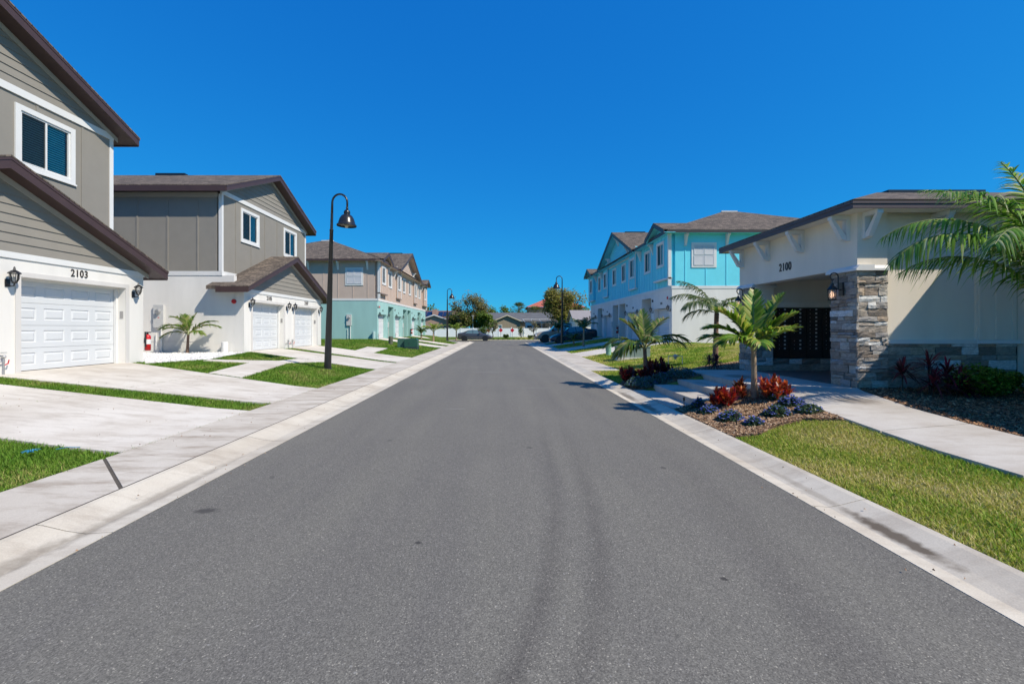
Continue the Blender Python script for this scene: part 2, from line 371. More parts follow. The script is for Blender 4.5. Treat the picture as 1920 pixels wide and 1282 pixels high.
# ------------------------------------------------------------------ pavements and driveways
LIFT = lambda x, y: terrain(x, y)+.004
CONC = []           # every polygon that carries no grass
def slabs(name, polys, mat, lift=LIFT, piece='concrete_slab'):
    r = tag(bpy.data.objects.new(name, None), None, None, None, 'structure'); COL.objects.link(r)
    for p in polys: sheet(p, piece, mat, lift, .16, parent=r); CONC.append(p)
def strip(x0, x1, edges): return [[(x0,a+.006),(x1,a+.006),(x1,b-.006),(x0,b-.006)] for a, b in zip(edges[:-1], edges[1:])]
slabs('sidewalk', strip(-4.74, -3.72, [-4,-1,1.6]) + [[(-4.74,1.612),(-3.72,1.612),(-3.72,4.44),(-4.74,5.42)], [(-4.74,5.47),(-3.72,4.49),(-3.72,8.59),(-4.74,8.59)]] + strip(-4.74,-3.72,[8.6,10.5,11.9,14.9,17.4,19.2,21.0,24.4,27.4,30.4,33.4,36.7,39.8,42.5,45.6,48.6,51.8,55]), M_WALK)
JOINT = plain('joint_filler', (.085,.072,.058), .95, .3, 30)
sheet([(-4.74,5.42),(-3.72,4.44),(-3.72,4.49),(-4.74,5.47)], 'expansion_joint', JOINT, lambda x, y: terrain(x, y)-.004, .1); CONC.append([(-4.75,5.3),(-3.7,4.4),(-3.7,4.6),(-4.75,5.5)])
tag(MB().box(-3.714,-3.693,-4,55,-.1,.061).build('expansion_joint', JOINT), None, None, None, 'structure')
sheet([(3.352,.2),(3.40,.2),(3.40,6.6),(3.352,6.6)], 'soil_edge', SOIL, lambda x, y: terrain(3.38, y)-.012, .1)
def quad_split(a, b, c, d, n):       # split a driveway from pavement (a,d) to house (b,c) into n slabs
    out = []; lp = lambda p, q, t: (p[0]+(q[0]-p[0])*t, p[1]+(q[1]-p[1])*t)
    for i in range(n):
        t0, t1 = i/n+.0012*(i > 0), (i+1)/n-.0012*(i < n-1)
        out.append([lp(a,b,t0), lp(a,b,t1), lp(d,c,t1), lp(d,c,t0)])
    return out
DRIVES_L = [((-4.755,5.72),(-11.2,6.3),(-11.2,8.98),(-4.755,8.62)), ((-4.755,9.5),(-11.2,9.64),(-11.2,13.4),(-4.755,11.85)),
            ((-4.755,17.45),(-11.2,19.85),(-11.2,22.75),(-4.755,20.62)), ((-4.755,21.1),(-11.2,23.75),(-11.2,27.05),(-4.755,24.4)),
            ((-4.755,36.9),(-10.9,39.4),(-10.9,42.5),(-4.755,40.0)), ((-4.755,42.6),(-10.9,45.8),(-10.9,49.0),(-4.755,45.8)), ((-4.755,52),(-10.9,54.5),(-10.9,57.7),(-4.755,55.2))]
for d in DRIVES_L: slabs('driveway', quad_split(*d, 2), M_CONC)
DRIVES_R = [((4.47,25.2),(10.9,28.2),(10.9,31.6),(4.47,28.6)), ((4.47,31.6),(10.9,34.7),(10.9,38.0),(4.47,34.8)),
            ((4.47,40.6),(10.9,43.4),(10.9,46.6),(4.47,44.2)), ((4.47,47.2),(10.9,50.0),(10.9,53.1),(4.47,51.0))]
for d in DRIVES_R: slabs('driveway', quad_split(*d, 2), M_CONC)
slabs('footpath', [[(-8.2,12.78),(-7.15,12.55),(-7.9,17.0),(-7.2,18.4),(-8.3,18.7),(-8.42,17.3),(-10.05,15.75),(-9.95,15.25),(-8.75,15.85)]], M_CONC)
slabs('footpath', [[(-8.25,25.9),(-7.1,25.42),(-7.5,30.3),(-8.7,29.8)]], M_CONC)
slabs('sidewalk', strip(3.37, 4.46, [17.0,20,22.6,25.2,28.6,31.6,34.8,37.8,40.6,44.2,47.2,50.2,52.6]), M_WALK)
# walk up to the mail building
WALK = [[(6.3,1.2),(5.7,2.9),(5.2,4.5),(6.92,4.9),(7.5,3.6),(8.6,1.9)], [(5.195,4.52),(5.06,5.25),(5.03,6.0),(6.5,6.3),(6.57,5.75),(6.915,4.92)],
        [(5.028,6.02),(5.03,6.97),(5.10,8.0),(5.10,8.72),(6.84,8.72),(6.72,8.4),(6.5,7.19),(6.498,6.32)]]
slabs('footpath', WALK, M_STEP, lambda x, y: terrain(x, y)+.012)
st = tag(bpy.data.objects.new('steps', None), None, None, None, 'structure'); COL.objects.link(st)
MB().box(3.365, 3.9, 8.82, 11.5, -.1, .075).build('landing_slab', M_STEP, st)
for x0, x1, z in ((3.86,4.5,.215),(4.47,5.14,.345)): MB().box(x0, x1, 8.95, 11.48, -.1, z).build('step', M_STEP, st)
MB().box(5.11, 6.84, 8.73, 12.62, -.1, .476).build('platform_slab', M_STEP, st)
tag(MB().box(6.85, 9.6, 8.9, 12.6, .1, .474).build('porch_floor', plain('paver', (.16,.12,.10), .85, .25, 7, 30, .4)), None, None, None, 'structure')
CONC += [[(3.36,8.8),(6.9,8.7),(6.9,12.65),(5.05,12.65),(5.05,11.5),(3.36,11.5)]]

# ------------------------------------------------------------------ beds
def bed(poly, mat, dz=.0, name='planting_bed'):
    sheet(poly, name, mat, lambda x, y: terrain(x, y)+dz, .12, step=.4); CONC.append(poly)
BED1 = [(3.36,8.8),(3.36,6.6),(3.75,6.55),(4.06,6.78),(4.6,6.9),(5.0,6.62),(5.02,7.0),(5.09,8.0),(5.09,8.71),(4.9,8.94)]
BED2 = [(3.37,11.52),(3.37,12.9),(3.9,13.9),(5.2,14.6),(7.2,15.6),(9.5,15.6),(9.5,13.1),(6.88,13.1),(6.85,12.64),(5.08,12.64),(5.08,11.5)]
BED3 = [(6.86,8.74),(6.52,7.19),(6.52,6.3),(6.6,5.75),(6.94,4.9),(7.55,3.6),(8.6,1.95),(13,1.95),(13,8.85)]
ROCK = [(-10.5,13.45),(-10.30,14.9),(-10.1,15.8),(-10.4,17.2),(-10.75,19.22),(-17,19.22),(-17,13.88),(-10.85,13.88)]
for b_ in (BED1, BED2, BED3): bed(b_, M_MULCH)
bed(ROCK, plain('white_rock_base', (.66,.65,.63), .9, .2, 14, 40, .8), -.01, 'rock_bed')
def inside(P, poly):
    x, y = P[:,0], P[:,1]; c = np.zeros(len(P), bool); n = len(poly); j = n-1
    for i in range(n):
        xi, yi = poly[i]; xj, yj = poly[j]
        if yi != yj: c ^= ((yi > y) != (yj > y)) & (x < (xj-xi)*(y-yi)/(yj-yi)+xi)
        j = i
    return c
rng = np.random.default_rng(7)
def scatter(poly, n):
    X = [p[0] for p in poly]; Y = [p[1] for p in poly]
    P = np.column_stack([rng.uniform(min(X), max(X), n), rng.uniform(min(Y), max(Y), n)]); return P[inside(P, poly)]
tvec = np.vectorize(terrain)
def chips(poly, n, size, cols, name, dz):
    P = scatter(poly, n); k = len(P); z = tvec(P[:,0], P[:,1])+dz
    L_ = size*rng.uniform(.5,1.7,k); W_ = L_*rng.uniform(.15,.4,k); a = rng.uniform(0,6.28,k); t = rng.normal(0,.3,k)
    ax = np.column_stack([np.cos(a)*np.cos(t), np.sin(a)*np.cos(t), np.sin(t)]); bx = np.column_stack([-np.sin(a), np.cos(a), rng.normal(0,.4,k)])
    c = np.column_stack([P, z+rng.uniform(.0,.025,k)])
    V = np.stack([c-ax*L_[:,None]-bx*W_[:,None], c+ax*L_[:,None]-bx*W_[:,None]*.6, c+ax*L_[:,None]*.9+bx*W_[:,None], c-ax*L_[:,None]+bx*W_[:,None]*.8,
                  c+np.array([0,0,.012])+bx*0], 1).reshape(-1,3)
    F = (np.arange(k)*5)[:,None,None]+np.array([[0,1,4],[1,2,4],[2,3,4],[3,0,4]])[None]; F = F.reshape(-1,3)
    C = np.asarray(cols)[rng.integers(0,len(cols),k)]*rng.uniform(.6,1.3,(k,1)); C = np.repeat(C,5,0)
    o = link(name, npmesh(name, V, F, M_CHIP, C)); return o
BARK = [(.20,.115,.065),(.30,.185,.11),(.46,.34,.225),(.13,.075,.045),(.36,.24,.15),(.24,.145,.085)]
tag(chips(BED1, 16000, .019, BARK, 'mulch', .0), 'brown bark mulch around the near palm by the steps', 'mulch', None, 'stuff')
tag(chips(BED2, 14000, .022, BARK, 'mulch', .0), 'brown bark mulch beyond the concrete steps', 'mulch', None, 'stuff')
tag(chips(BED3, 42000, .019, [(.26,.13,.065),(.36,.20,.105),(.17,.085,.045),(.48,.30,.17),(.12,.06,.035)], 'mulch', .0), 'shaded bark mulch below the stone wall of the mail building', 'mulch', None, 'stuff')
def pebbles(poly, n, r, name, cols, dz=0.):
    P = scatter(poly, n); k = len(P); z = tvec(P[:,0], P[:,1])+dz
    base = np.array([(1,0,0),(.3,.9,0),(-.8,.6,0),(-.8,-.6,0),(.3,-.95,0),(.1,.05,.75)])
    rr = r*rng.uniform(.5,1.5,k); a = rng.uniform(0,6.28,k); ca, sa = np.cos(a), np.sin(a)
    V = np.empty((k,6,3)); jit = rng.uniform(.75,1.25,(k,6,1)); bb = base[None]*jit
    V[:,:,0] = bb[:,:,0]*ca[:,None]-bb[:,:,1]*sa[:,None]*.7; V[:,:,1] = bb[:,:,0]*sa[:,None]+bb[:,:,1]*ca[:,None]*.7; V[:,:,2] = bb[:,:,2]
    V *= rr[:,None,None]; V[:,:,0] += P[:,0:1]; V[:,:,1] += P[:,1:2]; V[:,:,2] += z[:,None]
    F = (np.arange(k)*6)[:,None,None]+np.array([[0,1,5],[1,2,5],[2,3,5],[3,4,5],[4,0,5]])[None]
    C = np.repeat(np.asarray(cols)[rng.integers(0,len(cols),k)]*rng.uniform(.8,1.1,(k,1)),6,0)
    return link(name, npmesh(name, V.reshape(-1,3), F.reshape(-1,3), M_CHIP, C))
tag(pebbles(ROCK, 9000, .035, 'gravel', [(.80,.79,.77),(.74,.73,.71),(.85,.85,.84),(.55,.54,.52)], -.005), 'white landscape rock along the side wall of the second taupe duplex', 'gravel', None, 'stuff')

# ------------------------------------------------------------------ grass
HOUSES = [[(-10.85,5.5),(-10.85,13.84),(-26,13.84),(-26,5.5)], [(-10.85,19.27),(-10.85,27.55),(-26,27.55),(-26,19.27)], [(-10.6,39.2),(-10.6,64.4),(-26,64.4),(-26,39.2)],
          [(10.58,28.0),(10.58,53.3),(26,53.3),(26,28.0)], [(6.86,8.75),(6.86,13.1),(16,13.1),(16,8.75)]]
def grass(name, regions, pal, label, hmul=1.):
    Vs, Fs, Cs = [], [], []; base = 0
    for (x0,x1,y0,y1,dens,h,wd) in regions:
        n = int((x1-x0)*(y1-y0)*dens); P = np.column_stack([rng.uniform(x0,x1,n), rng.uniform(y0,y1,n)])
        keep = np.ones(n, bool); jit = rng.normal(0, .016, (n,2))
        for poly in CONC+HOUSES:
            xx = [p[0] for p in poly]; yy = [p[1] for p in poly]
            if max(xx) < x0 or min(xx) > x1 or max(yy) < y0 or min(yy) > y1: continue
            keep &= ~inside(P+jit, poly)
        keep &= np.abs(P[:,0]*1.0) < 1.35*P[:,1]+2.5
        P = P[keep]; k = len(P)
        if k == 0: continue
        z = tvec(P[:,0], P[:,1])-.035
        a = rng.uniform(0,6.28,k); hh = h*hmul*rng.uniform(.55,1.3,k); lean = rng.uniform(.2,1.5,k)*hh; wv = wd*rng.uniform(.6,1.3,k)
        d = np.column_stack([np.cos(a), np.sin(a), 0*a]); s = np.column_stack([-np.sin(a), np.cos(a), 0*a])
        o = np.column_stack([P, z]); up = np.array([0,0,1.])
        m = o+d*(lean*.35)[:,None]+up*(hh*.6)[:,None]; t = o+d*lean[:,None]+up*hh[:,None]
        V = np.stack([o-s*wv[:,None], o+s*wv[:,None], m+s*(wv*.75)[:,None], m-s*(wv*.75)[:,None], t], 1).reshape(-1,3)
        b = base+np.arange(k)*5
        F = np.stack([np.column_stack([b,b+1,b+2]), np.column_stack([b,b+2,b+3]), np.column_stack([b+3,b+2,b+4])],1).reshape(-1,3)
        cl = np.asarray(pal)
        patch = .5+.5*np.sin(P[:,0]*2.1+1.7*np.sin(P[:,1]*1.3))*np.sin(P[:,1]*1.7+np.sin(P[:,0]*3.1))
        idx = np.clip((rng.uniform(0,1,k)*.55+patch*.52)*len(cl), 0, len(cl)-1).astype(int)
        C = np.repeat(cl[idx]*rng.uniform(.7,1.25,(k,1)),5,0)
        Vs.append(V); Fs.append(F); Cs.append(C); base += k*5
    o = link(name, npmesh(name, np.concatenate(Vs), np.concatenate(Fs), M_GRASS, np.concatenate(Cs)))
    return tag(o, label, 'grass', None, 'stuff')
GL = [(.075,.18,.014),(.10,.22,.018),(.13,.26,.022),(.16,.29,.030),(.22,.31,.045),(.36,.34,.11)]
GR = [(.09,.22,.012),(.14,.29,.018),(.19,.34,.022),(.26,.39,.032),(.36,.41,.05),(.46,.45,.09),(.58,.50,.16),(.72,.60,.28)]
grass('lawn_grass', [(-9.5,-4.70,2.2,6.6,4600,.052,.0040),(-11,-4.75,6.6,12.2,3200,.048,.0048),(-11.5,-4.73,12.2,20,1500,.05,.007),(-11.5,-4.73,20,28,700,.05,.010),(-17,-4.73,28,40,320,.05,.016),(-10.7,-4.73,40,53,130,.05,.022)], GL, 'short green lawn grass on the left verge between the driveways')
grass('lawn_grass', [(3.375,9,.8,6.7,6500,.036,.0036),(3.375,5.2,6.5,7.3,5200,.034,.0038),(3.36,9.6,12.8,20,1200,.045,.008),(3.36,12,20,28.5,500,.045,.012),(4.4,10.6,28.5,42,220,.05,.018),(4.4,10.6,42,52,110,.05,.024)], GR, 'yellow green lawn grass on the right verge of the street')
tag(bpy.data.objects['lawn_grass'], None); 
tag(chips([(-3.6,1.5),(-2.95,1.5),(-2.95,22),(-3.6,22)], 70, .007, BARK, 'leaf_litter', .012), 'scattered twigs and leaf bits along the left gutter', 'litter', None, 'stuff')
tag(chips([(2.6,1.5),(3.3,1.5),(3.3,22),(2.6,22)], 80, .007, BARK, 'leaf_litter', .012), 'scattered twigs and leaf bits along the right gutter', 'litter', None, 'stuff')
tag(chips([(-9,5.9),(-4,5.9),(-4,12),(-9,12)], 110, .007, BARK, 'leaf_litter', .012), 'stray leaf bits on the nearest left driveways', 'litter', None, 'stuff')
grass('lawn_grass', [(-7,9,63.2,67,60,.07,.03)], GL, 'short grass at the far end of the road by the red diamond signs')
# ------------------------------------------------------------------ building kit (local: x along the front, y into the house, z up)
def text_mesh(s, size, mat, depth=.012, narrow=.85):
    c = bpy.data.curves.new('t', 'FONT'); c.body = s; c.size = size; c.extrude = depth/2; c.align_x = 'CENTER'; c.space_character = 1.12; c.offset = size*.012
    o = bpy.data.objects.new('t', c); COL.objects.link(o)
    dg = bpy.context.evaluated_depsgraph_get(); dg.update(); me = bpy.data.meshes.new_from_object(o.evaluated_get(dg)); me.name = 'house_number'
    bpy.data.objects.remove(o)
    for v in me.vertices: v.co = Vector((v.co.x*narrow, -v.co.z, v.co.y))
    me.materials.clear(); me.materials.append(mat); return me
NUMM = plain('number_bronze', (.035,.028,.025), .5, .05, 5)
def rect_frame(x0, x1, y0, y1, z0, z1, wd):
    b = MB(); b.wall(x0, x1, z0, z1, [(x0+wd, x1-wd, z0+wd, z1-wd)], y0, y1); return b
WIN = {}
def window(parent, u, z0, w_, h_, y, lite=2, trim=.13, trim_mat=None):
    """slider window: outer trim, sash, two panes, blind; u = centre, sizes include the trim"""
    key = (w_, h_, lite)
    if key not in WIN:
        t = MB(); t.wall(-w_/2, w_/2, 0, h_, [(-w_/2+trim, w_/2-trim, trim, h_-trim)], -.035, .03); t.box(-w_/2-.03, w_/2+.03, -.05, -.033, -.012, .03)
        a, b_, c, d = -w_/2+trim, w_/2-trim, trim, h_-trim
        s = MB(); s.wall(a, b_, c, d, [(a+.045, -.022, c+.045, d-.045), (.022, b_-.045, c+.045, d-.045)], -.005, .05); s.box(a+.03, -.02, -.012, .0, c+.03, c+.05)
        p1 = MB(); p1.add([(a+.046,.02,c+.046),(-.023,.02,c+.046),(-.023,.02,d-.046),(a+.046,.02,d-.046)], [(0,1,2,3)]); p2 = MB(); p2.add([(.023,.032,c+.046),(b_-.046,.032,c+.046),(b_-.046,.032,d-.046),(.023,.032,d-.046)], [(0,1,2,3)])
        bl = MB(); k = int((d-c)/.06)
        for i in range(k):
            z = c+.03+i*.06
            bl.add([(a+.05,.085,z),(b_-.05,.085,z),(b_-.05,.100,z+.047),(a+.05,.100,z+.047)], [(0,1,2,3)])
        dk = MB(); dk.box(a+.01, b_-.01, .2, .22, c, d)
        sc = MB(); sc.add([(a+.047,.008,c+.047),(-.022,.008,c+.047),(-.022,.008,d-.047),(a+.047,.008,d-.047)], [(0,1,2,3)])
        WIN[key] = [m_.mesh(n_, mt) for m_, n_, mt in ((t,'window',WHITE),(s,'sash',WHITE),(p1,'pane',M_GLASS),(p2,'pane',M_GLASS),(bl,'blind',BLIND),(dk,'dark_room',DARK),(sc,'insect_screen',M_SCREEN))]
    m_ = WIN[key]
    wo = link('window', m_[0], parent, (u, y, z0))
    for n_, me in zip(('sash','pane','pane','blind','room_backing','insect_screen'), m_[1:]): link(n_, me, wo)
    return wo
def screen_mat():
    m, N, L, B = nodes_of('insect_screen'); N.remove(B)
    tr = N.new('ShaderNodeBsdfTransparent'); df = N.new('ShaderNodeBsdfDiffuse'); df.inputs[0].default_value = (.02,.022,.022,1)
    mx = N.new('ShaderNodeMixShader'); mx.inputs[0].default_value = .45; L.new(tr.outputs[0], mx.inputs[1]); L.new(df.outputs[0], mx.inputs[2]); L.new(mx.outputs[0], N['Material Output'].inputs[0]); return m
M_SCREEN = screen_mat()
GD = {}
def garage_door(parent, u0, u1, h, y):
    w_ = u1-u0; key = (round(w_,3), round(h,3))
    if key not in GD:
        sec = MB(); sh = h/4-.006; n = 4; sw = w_/n
        # section face with four raised panels
        sec.box(-w_/2, w_/2, .021, .05, 0, sh)
        for i in range(n):
            a = -w_/2+i*sw; b_ = a+sw
            px0, px1, pz0, pz1 = a+sw*.13, b_-sw*.13, sh*.24, sh*.78
            o = [(a,0,0),(b_,0,0),(b_,0,sh),(a,0,sh)]; p = [(px0,0,pz0),(px1,0,pz0),(px1,0,pz1),(px0,0,pz1)]
            g = .035; q = [(px0+g*.6,.02,pz0+g*.6),(px1-g*.6,.02,pz0+g*.6),(px1-g*.6,.02,pz1-g*.6),(px0+g*.6,.02,pz1-g*.6)]
            r = [(px0+g*1.8,.001,pz0+g*1.8),(px1-g*1.8,.001,pz0+g*1.8),(px1-g*1.8,.001,pz1-g*1.8),(px0+g*1.8,.001,pz1-g*1.8)]
            vs = o+p+q+r; fs = []
            for k in (0,4,8): fs += [(k+j, k+(j+1)%4, k+4+(j+1)%4, k+4+j) for j in range(4)]
            sec.add(vs, fs+[(12,13,14,15)])
        bk = MB(); bk.box(-w_/2-.02, w_/2+.02, .06, .09, -.02, h+.05); bk.box(-w_/2, w_/2, .0, .055, -.018, -.002)
        GD[key] = (bk.mesh('garage_door', BLACK), sec.mesh('door_section', DOORW))
    d = link('garage_door', GD[key][0], parent, ((u0+u1)/2, y, .02))
    for i in range(4): link('door_section', GD[key][1], d, (0, 0, i*h/4))
    return d
LN = {}
def lantern(parent, u, z, y=0, s=1., simple=False):
    if not LN:
        b = MB(); b.lathe([(.055,-.012),(.06,0),(.05,.01)], 10, (0,-.01,0), 'y'); b.box(-.05,.05,-.02,0,-.10,.07)
        b.tube([(0,-.02,-.04),(0,-.09,-.09),(0,-.15,-.08),(0,-.165,-.02)], .012, 6)
        c = MB(); o = (0,-.165,0)
        c.lathe([(.03,-.03),(.055,-.01),(.03,.0)], 8, o)
        for k in range(6):
            q = k*math.pi/3; x, y_ = math.cos(q), math.sin(q)
            c.tube([(x*.045, -.165+y_*.045, 0),(x*.078,-.165+y_*.078,.07),(x*.088,-.165+y_*.088,.19)], .006, 4)
        c.lathe([(.118,.185),(.112,.205),(.06,.25),(.025,.27),(.018,.29),(.022,.30),(.008,.345)], 12, o)
        g = MB(); g.lathe([(.04,.0),(.070,.07),(.080,.19)], 12, o, cap=False); bulb = MB(); bulb.lathe([(.012,.02),(.03,.08),(.012,.12)], 8, o)
        LN['m'] = (b.mesh('wall_lantern', BLACK), c.mesh('lantern_cage', BLACK), g.mesh('lantern_glass', M_CLEAR, True), bulb.mesh('bulb', WHITE))
    a, c, g, bu = LN['m']
    o = link('wall_lantern', a, parent, (u, y, z)); o.scale = (s,s,s)
    link('lantern_cage', c, o)
    if not simple: link('lantern_glass', g, o); link('bulb', bu, o)
    return o
def lap_gable(parent, hw, z0, zp, slope, y, mat, cu=0., step=.21):
    MB().add([(cu-hw,y+.01,z0),(cu+hw,y+.01,z0),(cu+max(0,hw-(zp-z0)/slope),y+.01,zp),(cu,y+.01,zp)][:2]+[(cu+.0,y+.01,z0+hw*slope)], [(0,1,2)]).build('gable_backing', mat, parent)
    z = z0
    while z < z0+hw*slope-.04:
        zt = min(z+step-.004, z0+hw*slope-.01); hb = hw-(z-z0)/slope; ht = max(.01, hw-(zt-z0)/slope)
        b = MB(); b.add([(cu-hb,y-.026,z),(cu+hb,y-.026,z),(cu+ht,y-.006,zt),(cu-ht,y-.006,zt),(cu-hb,y+.008,z),(cu+hb,y+.008,z),(cu+ht,y+.008,zt),(cu-ht,y+.008,zt)],
                        [(0,1,2,3),(4,7,6,5),(0,4,5,1),(1,5,6,2),(2,6,7,3),(3,7,4,0)])
        b.build('siding_board', mat, parent); z += step
def gable_roof(parent, hw, zp, slope, y0, y1, mats, ridge_vent=None, soffit_in=.0):
    """two slopes with ridge along y; hw half width at the eave edge, zp ridge top"""
    top = lambda u: zp-slope*abs(u)
    for s in (-1, 1):
        ze = top(hw)
        MB().prism([(0,y0,zp),(s*hw,y0,ze),(s*hw,y1,ze),(0,y1,zp)], (0,0,-.035)).build('roof_slope', mats['shingle'], parent)
        # rake boards and eave fascia
        MB().prism([(0,y0+.02,zp-.037),(s*(hw-.02),y0+.02,top(hw-.02)-.037),(s*(hw-.02),y0+.02,top(hw-.02)-.265),(0,y0+.02,zp-.285)], (0,.03,0)).build('rake_board', mats['fascia'], parent)
        MB().prism([(0,y0+.008,zp-.037),(s*(hw-.01),y0+.008,top(hw-.01)-.037),(s*(hw-.01),y0+.008,top(hw-.01)-.09),(0,y0+.008,zp-.095)], (0,.012,0)).build('drip_edge', mats['fascia'], parent)
        MB().box(min(s*hw,s*(hw-.03)), max(s*hw,s*(hw-.03)), y0+.052, y1, ze-.27, ze-.037).build('fascia', mats['fascia'], parent)
        MB().prism([(s*.01,y0+.052,zp-.25),(s*(hw-.035),y0+.052,ze-.235),(s*(hw-.035),y1,ze-.235),(s*.01,y1,zp-.25)], (0,0,.012)).build('soffit', mats['soffit'], parent)
    if ridge_vent: MB().box(-.13,.13,ridge_vent[0],ridge_vent[1],zp-.05,zp+.07).build('ridge_vent', BLACK, parent)
def meter(parent, x, y, z, ax):          # electric meter box on a side wall; ax -1: wall faces -x
    b = MB(); b.box(x-.10, x, y, y+.42, z, z+.95); o = b.build('electric_meter', STUC_W if False else plain('meter_grey', (.55,.55,.54), .5, .05, 4), parent)
    MB().lathe([(.09,-.20),(.10,-.12),(.10,-.10)], 14, (x,y+.2,z+.66), 'x').build('meter_dial', STEEL, o)
    MB().tube([(x-.06,y+.1,z),(x-.06,y+.1,-.1)], .035, 8).build('conduit', WHITE, o)
    MB().tube([(x-.06,y+.33,z-.25),(x-.09,y+.30,z-.8),(x-.06,y+.34,-.1)], .02, 6).build('conduit', WHITE, o)
    MB().box(x-.101, x-.1005, y+.16, y+.24, z+.40, z+.43).build('warning_label', RED, o)
def hose_bib(parent, u, z=.25, y=0):
    b = MB(); b.tube([(u,y-.06,-.05),(u,y-.06,.35),(u-.03,y-.06,.42)], .018, 6); b.tube([(u-.3,y-.06,.28),(u,y-.06,.28)], .014, 6)
    b.lathe([(.03,0),(.045,.03),(.03,.06)], 8, (u,y-.06,.36)); b.box(u-.06,u+.06,y-.07,y-.05,.47,.485)
    o = b.build('water_valve', STEEL, parent); MB().tube([(u,y-.06,.2),(u+.05,y-.1,.24),(u+.06,y-.11,.32)], .012, 5).build('valve_handle', RED, o)

TMATS = {'shingle': SH_X, 'fascia': BROWN, 'soffit': BROWN}
def duplex(name, label, loc, nums, extras):
    h = thing(name, label, 'house', loc, R(90)); W = 4.14
    holes = [(-3.48,-.6,-.3,2.17),(.6,3.48,-.3,2.17)]
    MB().wall(-W, W, -.3, 2.56, holes, 0, .42).build('front_wall', STUC_W, h)
    for s in (-1, 1):
        MB().box(min(s*W,s*(W-.2)), max(s*W,s*(W-.2)), .425, 13, -.3, 3.25).build('side_wall', STUC_W, h)
        MB().box(min(s*W,s*(W-.2)), max(s*W,s*(W-.2)), 1.15, 13, 3.25, 6.80).build('upper_side_wall', TAUPE, h)
        MB().box(min(s*(W+.022),s*W), max(s*(W+.022),s*W), .96, 13, 3.25, 3.43).build('belt_board', WHITE, h)
        MB().box(min(s*(W+.02),s*W), max(s*(W+.02),s*W), 1.10, 13, 6.58, 6.76).build('frieze_board', TAUPE_TRIM, h)
        k = 1.96
        while k < 12.8:
            MB().box(min(s*(W+.02),s*W), max(s*(W+.02),s*W), k-.035, k+.035, 3.435, 6.575).build('batten', TAUPE, h); k += 1.28
        MB().box(min(s*(W+.025),s*(W-.1)), max(s*(W+.025),s*(W-.1)), .925, 1.06, 3.43, 6.70).build('corner_board', WHITE, h)
        MB().box(min(s*(W+.012),s*W), max(s*(W+.012),s*W), 1.6, 10, .45, .462).build('control_joint', SURR, h)
    # opening surrounds and header band
    for (a, b_, c, d) in holes:
        m = MB(); m.box(a-.12, a-.001, -.022, 0, -.3, d+.11); m.box(b_+.001, b_+.12, -.022, 0, -.3, d+.11); m.box(a-.001, b_+.001, -.022, 0, d+.001, d+.11); m.build('door_surround', SURR, h)
        garage_door(h, a+.03, b_-.03, 2.12, .30)
        m = MB(); m.box(a, a+.05, .22, .29, -.05, d); m.box(b_-.05, b_, .22, .29, -.05, d); m.box(a+.05, b_-.05, .22, .29, d-.05, d-.001); m.build('door_stop', WHITE, h)
        MB().box(b_-.012, b_-.001, .06, .15, 1.30, 1.50).build('keypad', plain('keypad_grey', (.30,.29,.28), .5), h)
        lantern(h, a-.28, 2.02, 0); lantern(h, b_+.27, 2.02, 0)
    MB().box(-W-.02, W+.02, -.03, .1, 2.561, 2.70).build('header_band', WHITE, h)
    for nme, u in zip(nums, (-2.04, 2.04)): link('house_number', text_mesh(nme, .26, NUMM), h, (u, -.010, 2.325))
    gable_roof(h, 4.60, 4.70, .4167, -.45, .93, TMATS)
    for s in (-1, 1):        # return of the garage eave along the side wall
        ze = 4.70-.4167*4.60; zi = 4.70-.4167*4.16
        MB().prism([(s*4.165,.931,zi),(s*4.60,.931,ze),(s*4.60,1.32,ze),(s*4.165,1.32,zi)], (0,0,-.15)).build('roof_return', SH_X, h)
        MB().prism([(0,-.028,4.70-.24),(s*4.3,-.028,4.70-.24-.4167*4.3),(s*4.3,-.028,4.70-.38-.4167*4.3),(0,-.028,4.70-.38)], (0,-.018,0)).build('rake_trim', TAUPE_TRIM, h)
    lap_gable(h, 4.30, 2.70, 4.50, .4167, .0, TAUPE)
    # upper storey
    wz, wh = 4.95, 1.55; wins = [(-1.94,1.56),(2.14,1.56)]
    wh_holes = [(u-w_/2+.06, u+w_/2-.06, wz+.06, wz+wh-.06) for u, w_ in wins]
    MB().wall(-W+.1, W-.1, 3.25, 6.70, wh_holes, .95, 1.15).build('upper_front_wall', TAUPE, h)
    MB().box(-W-.025, W+.025, .915, .955, 3.25, 3.43).build('belt_board', WHITE, h)
    for u, w_ in wins: window(h, u, wz, w_, wh, .95)
    for u in (-3.1,-1.85,-.6,.65,1.9,3.15):
        segs = [(3.435,6.66)]
        for wu, w_ in wins:
            if abs(u-wu) < w_/2+.02: segs = [(3.435,wz-.015),(wz+wh+.005,6.66)]
        for a, b_ in segs: MB().box(u-.03, u+.03, .93, .95, a, b_).build('batten', TAUPE, h)
    MB().box(-W-.02, W+.02, .91, 1.0, 6.70, 6.88).build('frieze_board', WHITE, h)
    lap_gable(h, 4.28, 6.88, 8.6, .4167, .95, TAUPE)
    for s in (-1, 1): MB().prism([(0,.92,8.88-.24),(s*4.3,.92,8.88-.24-.4167*4.3),(s*4.3,.92,8.88-.38-.4167*4.3),(0,.92,8.88-.38)], (0,-.018,0)).build('rake_trim', TAUPE_TRIM, h)
    gable_roof(h, 4.60, 8.88, .4167, .45, 13.4, TMATS, (5.3,6.8))
    MB().wall(-W+.2, W-.2, -.3, 6.7, [], 12.8, 13.0).build('back_wall', STUC_W, h)
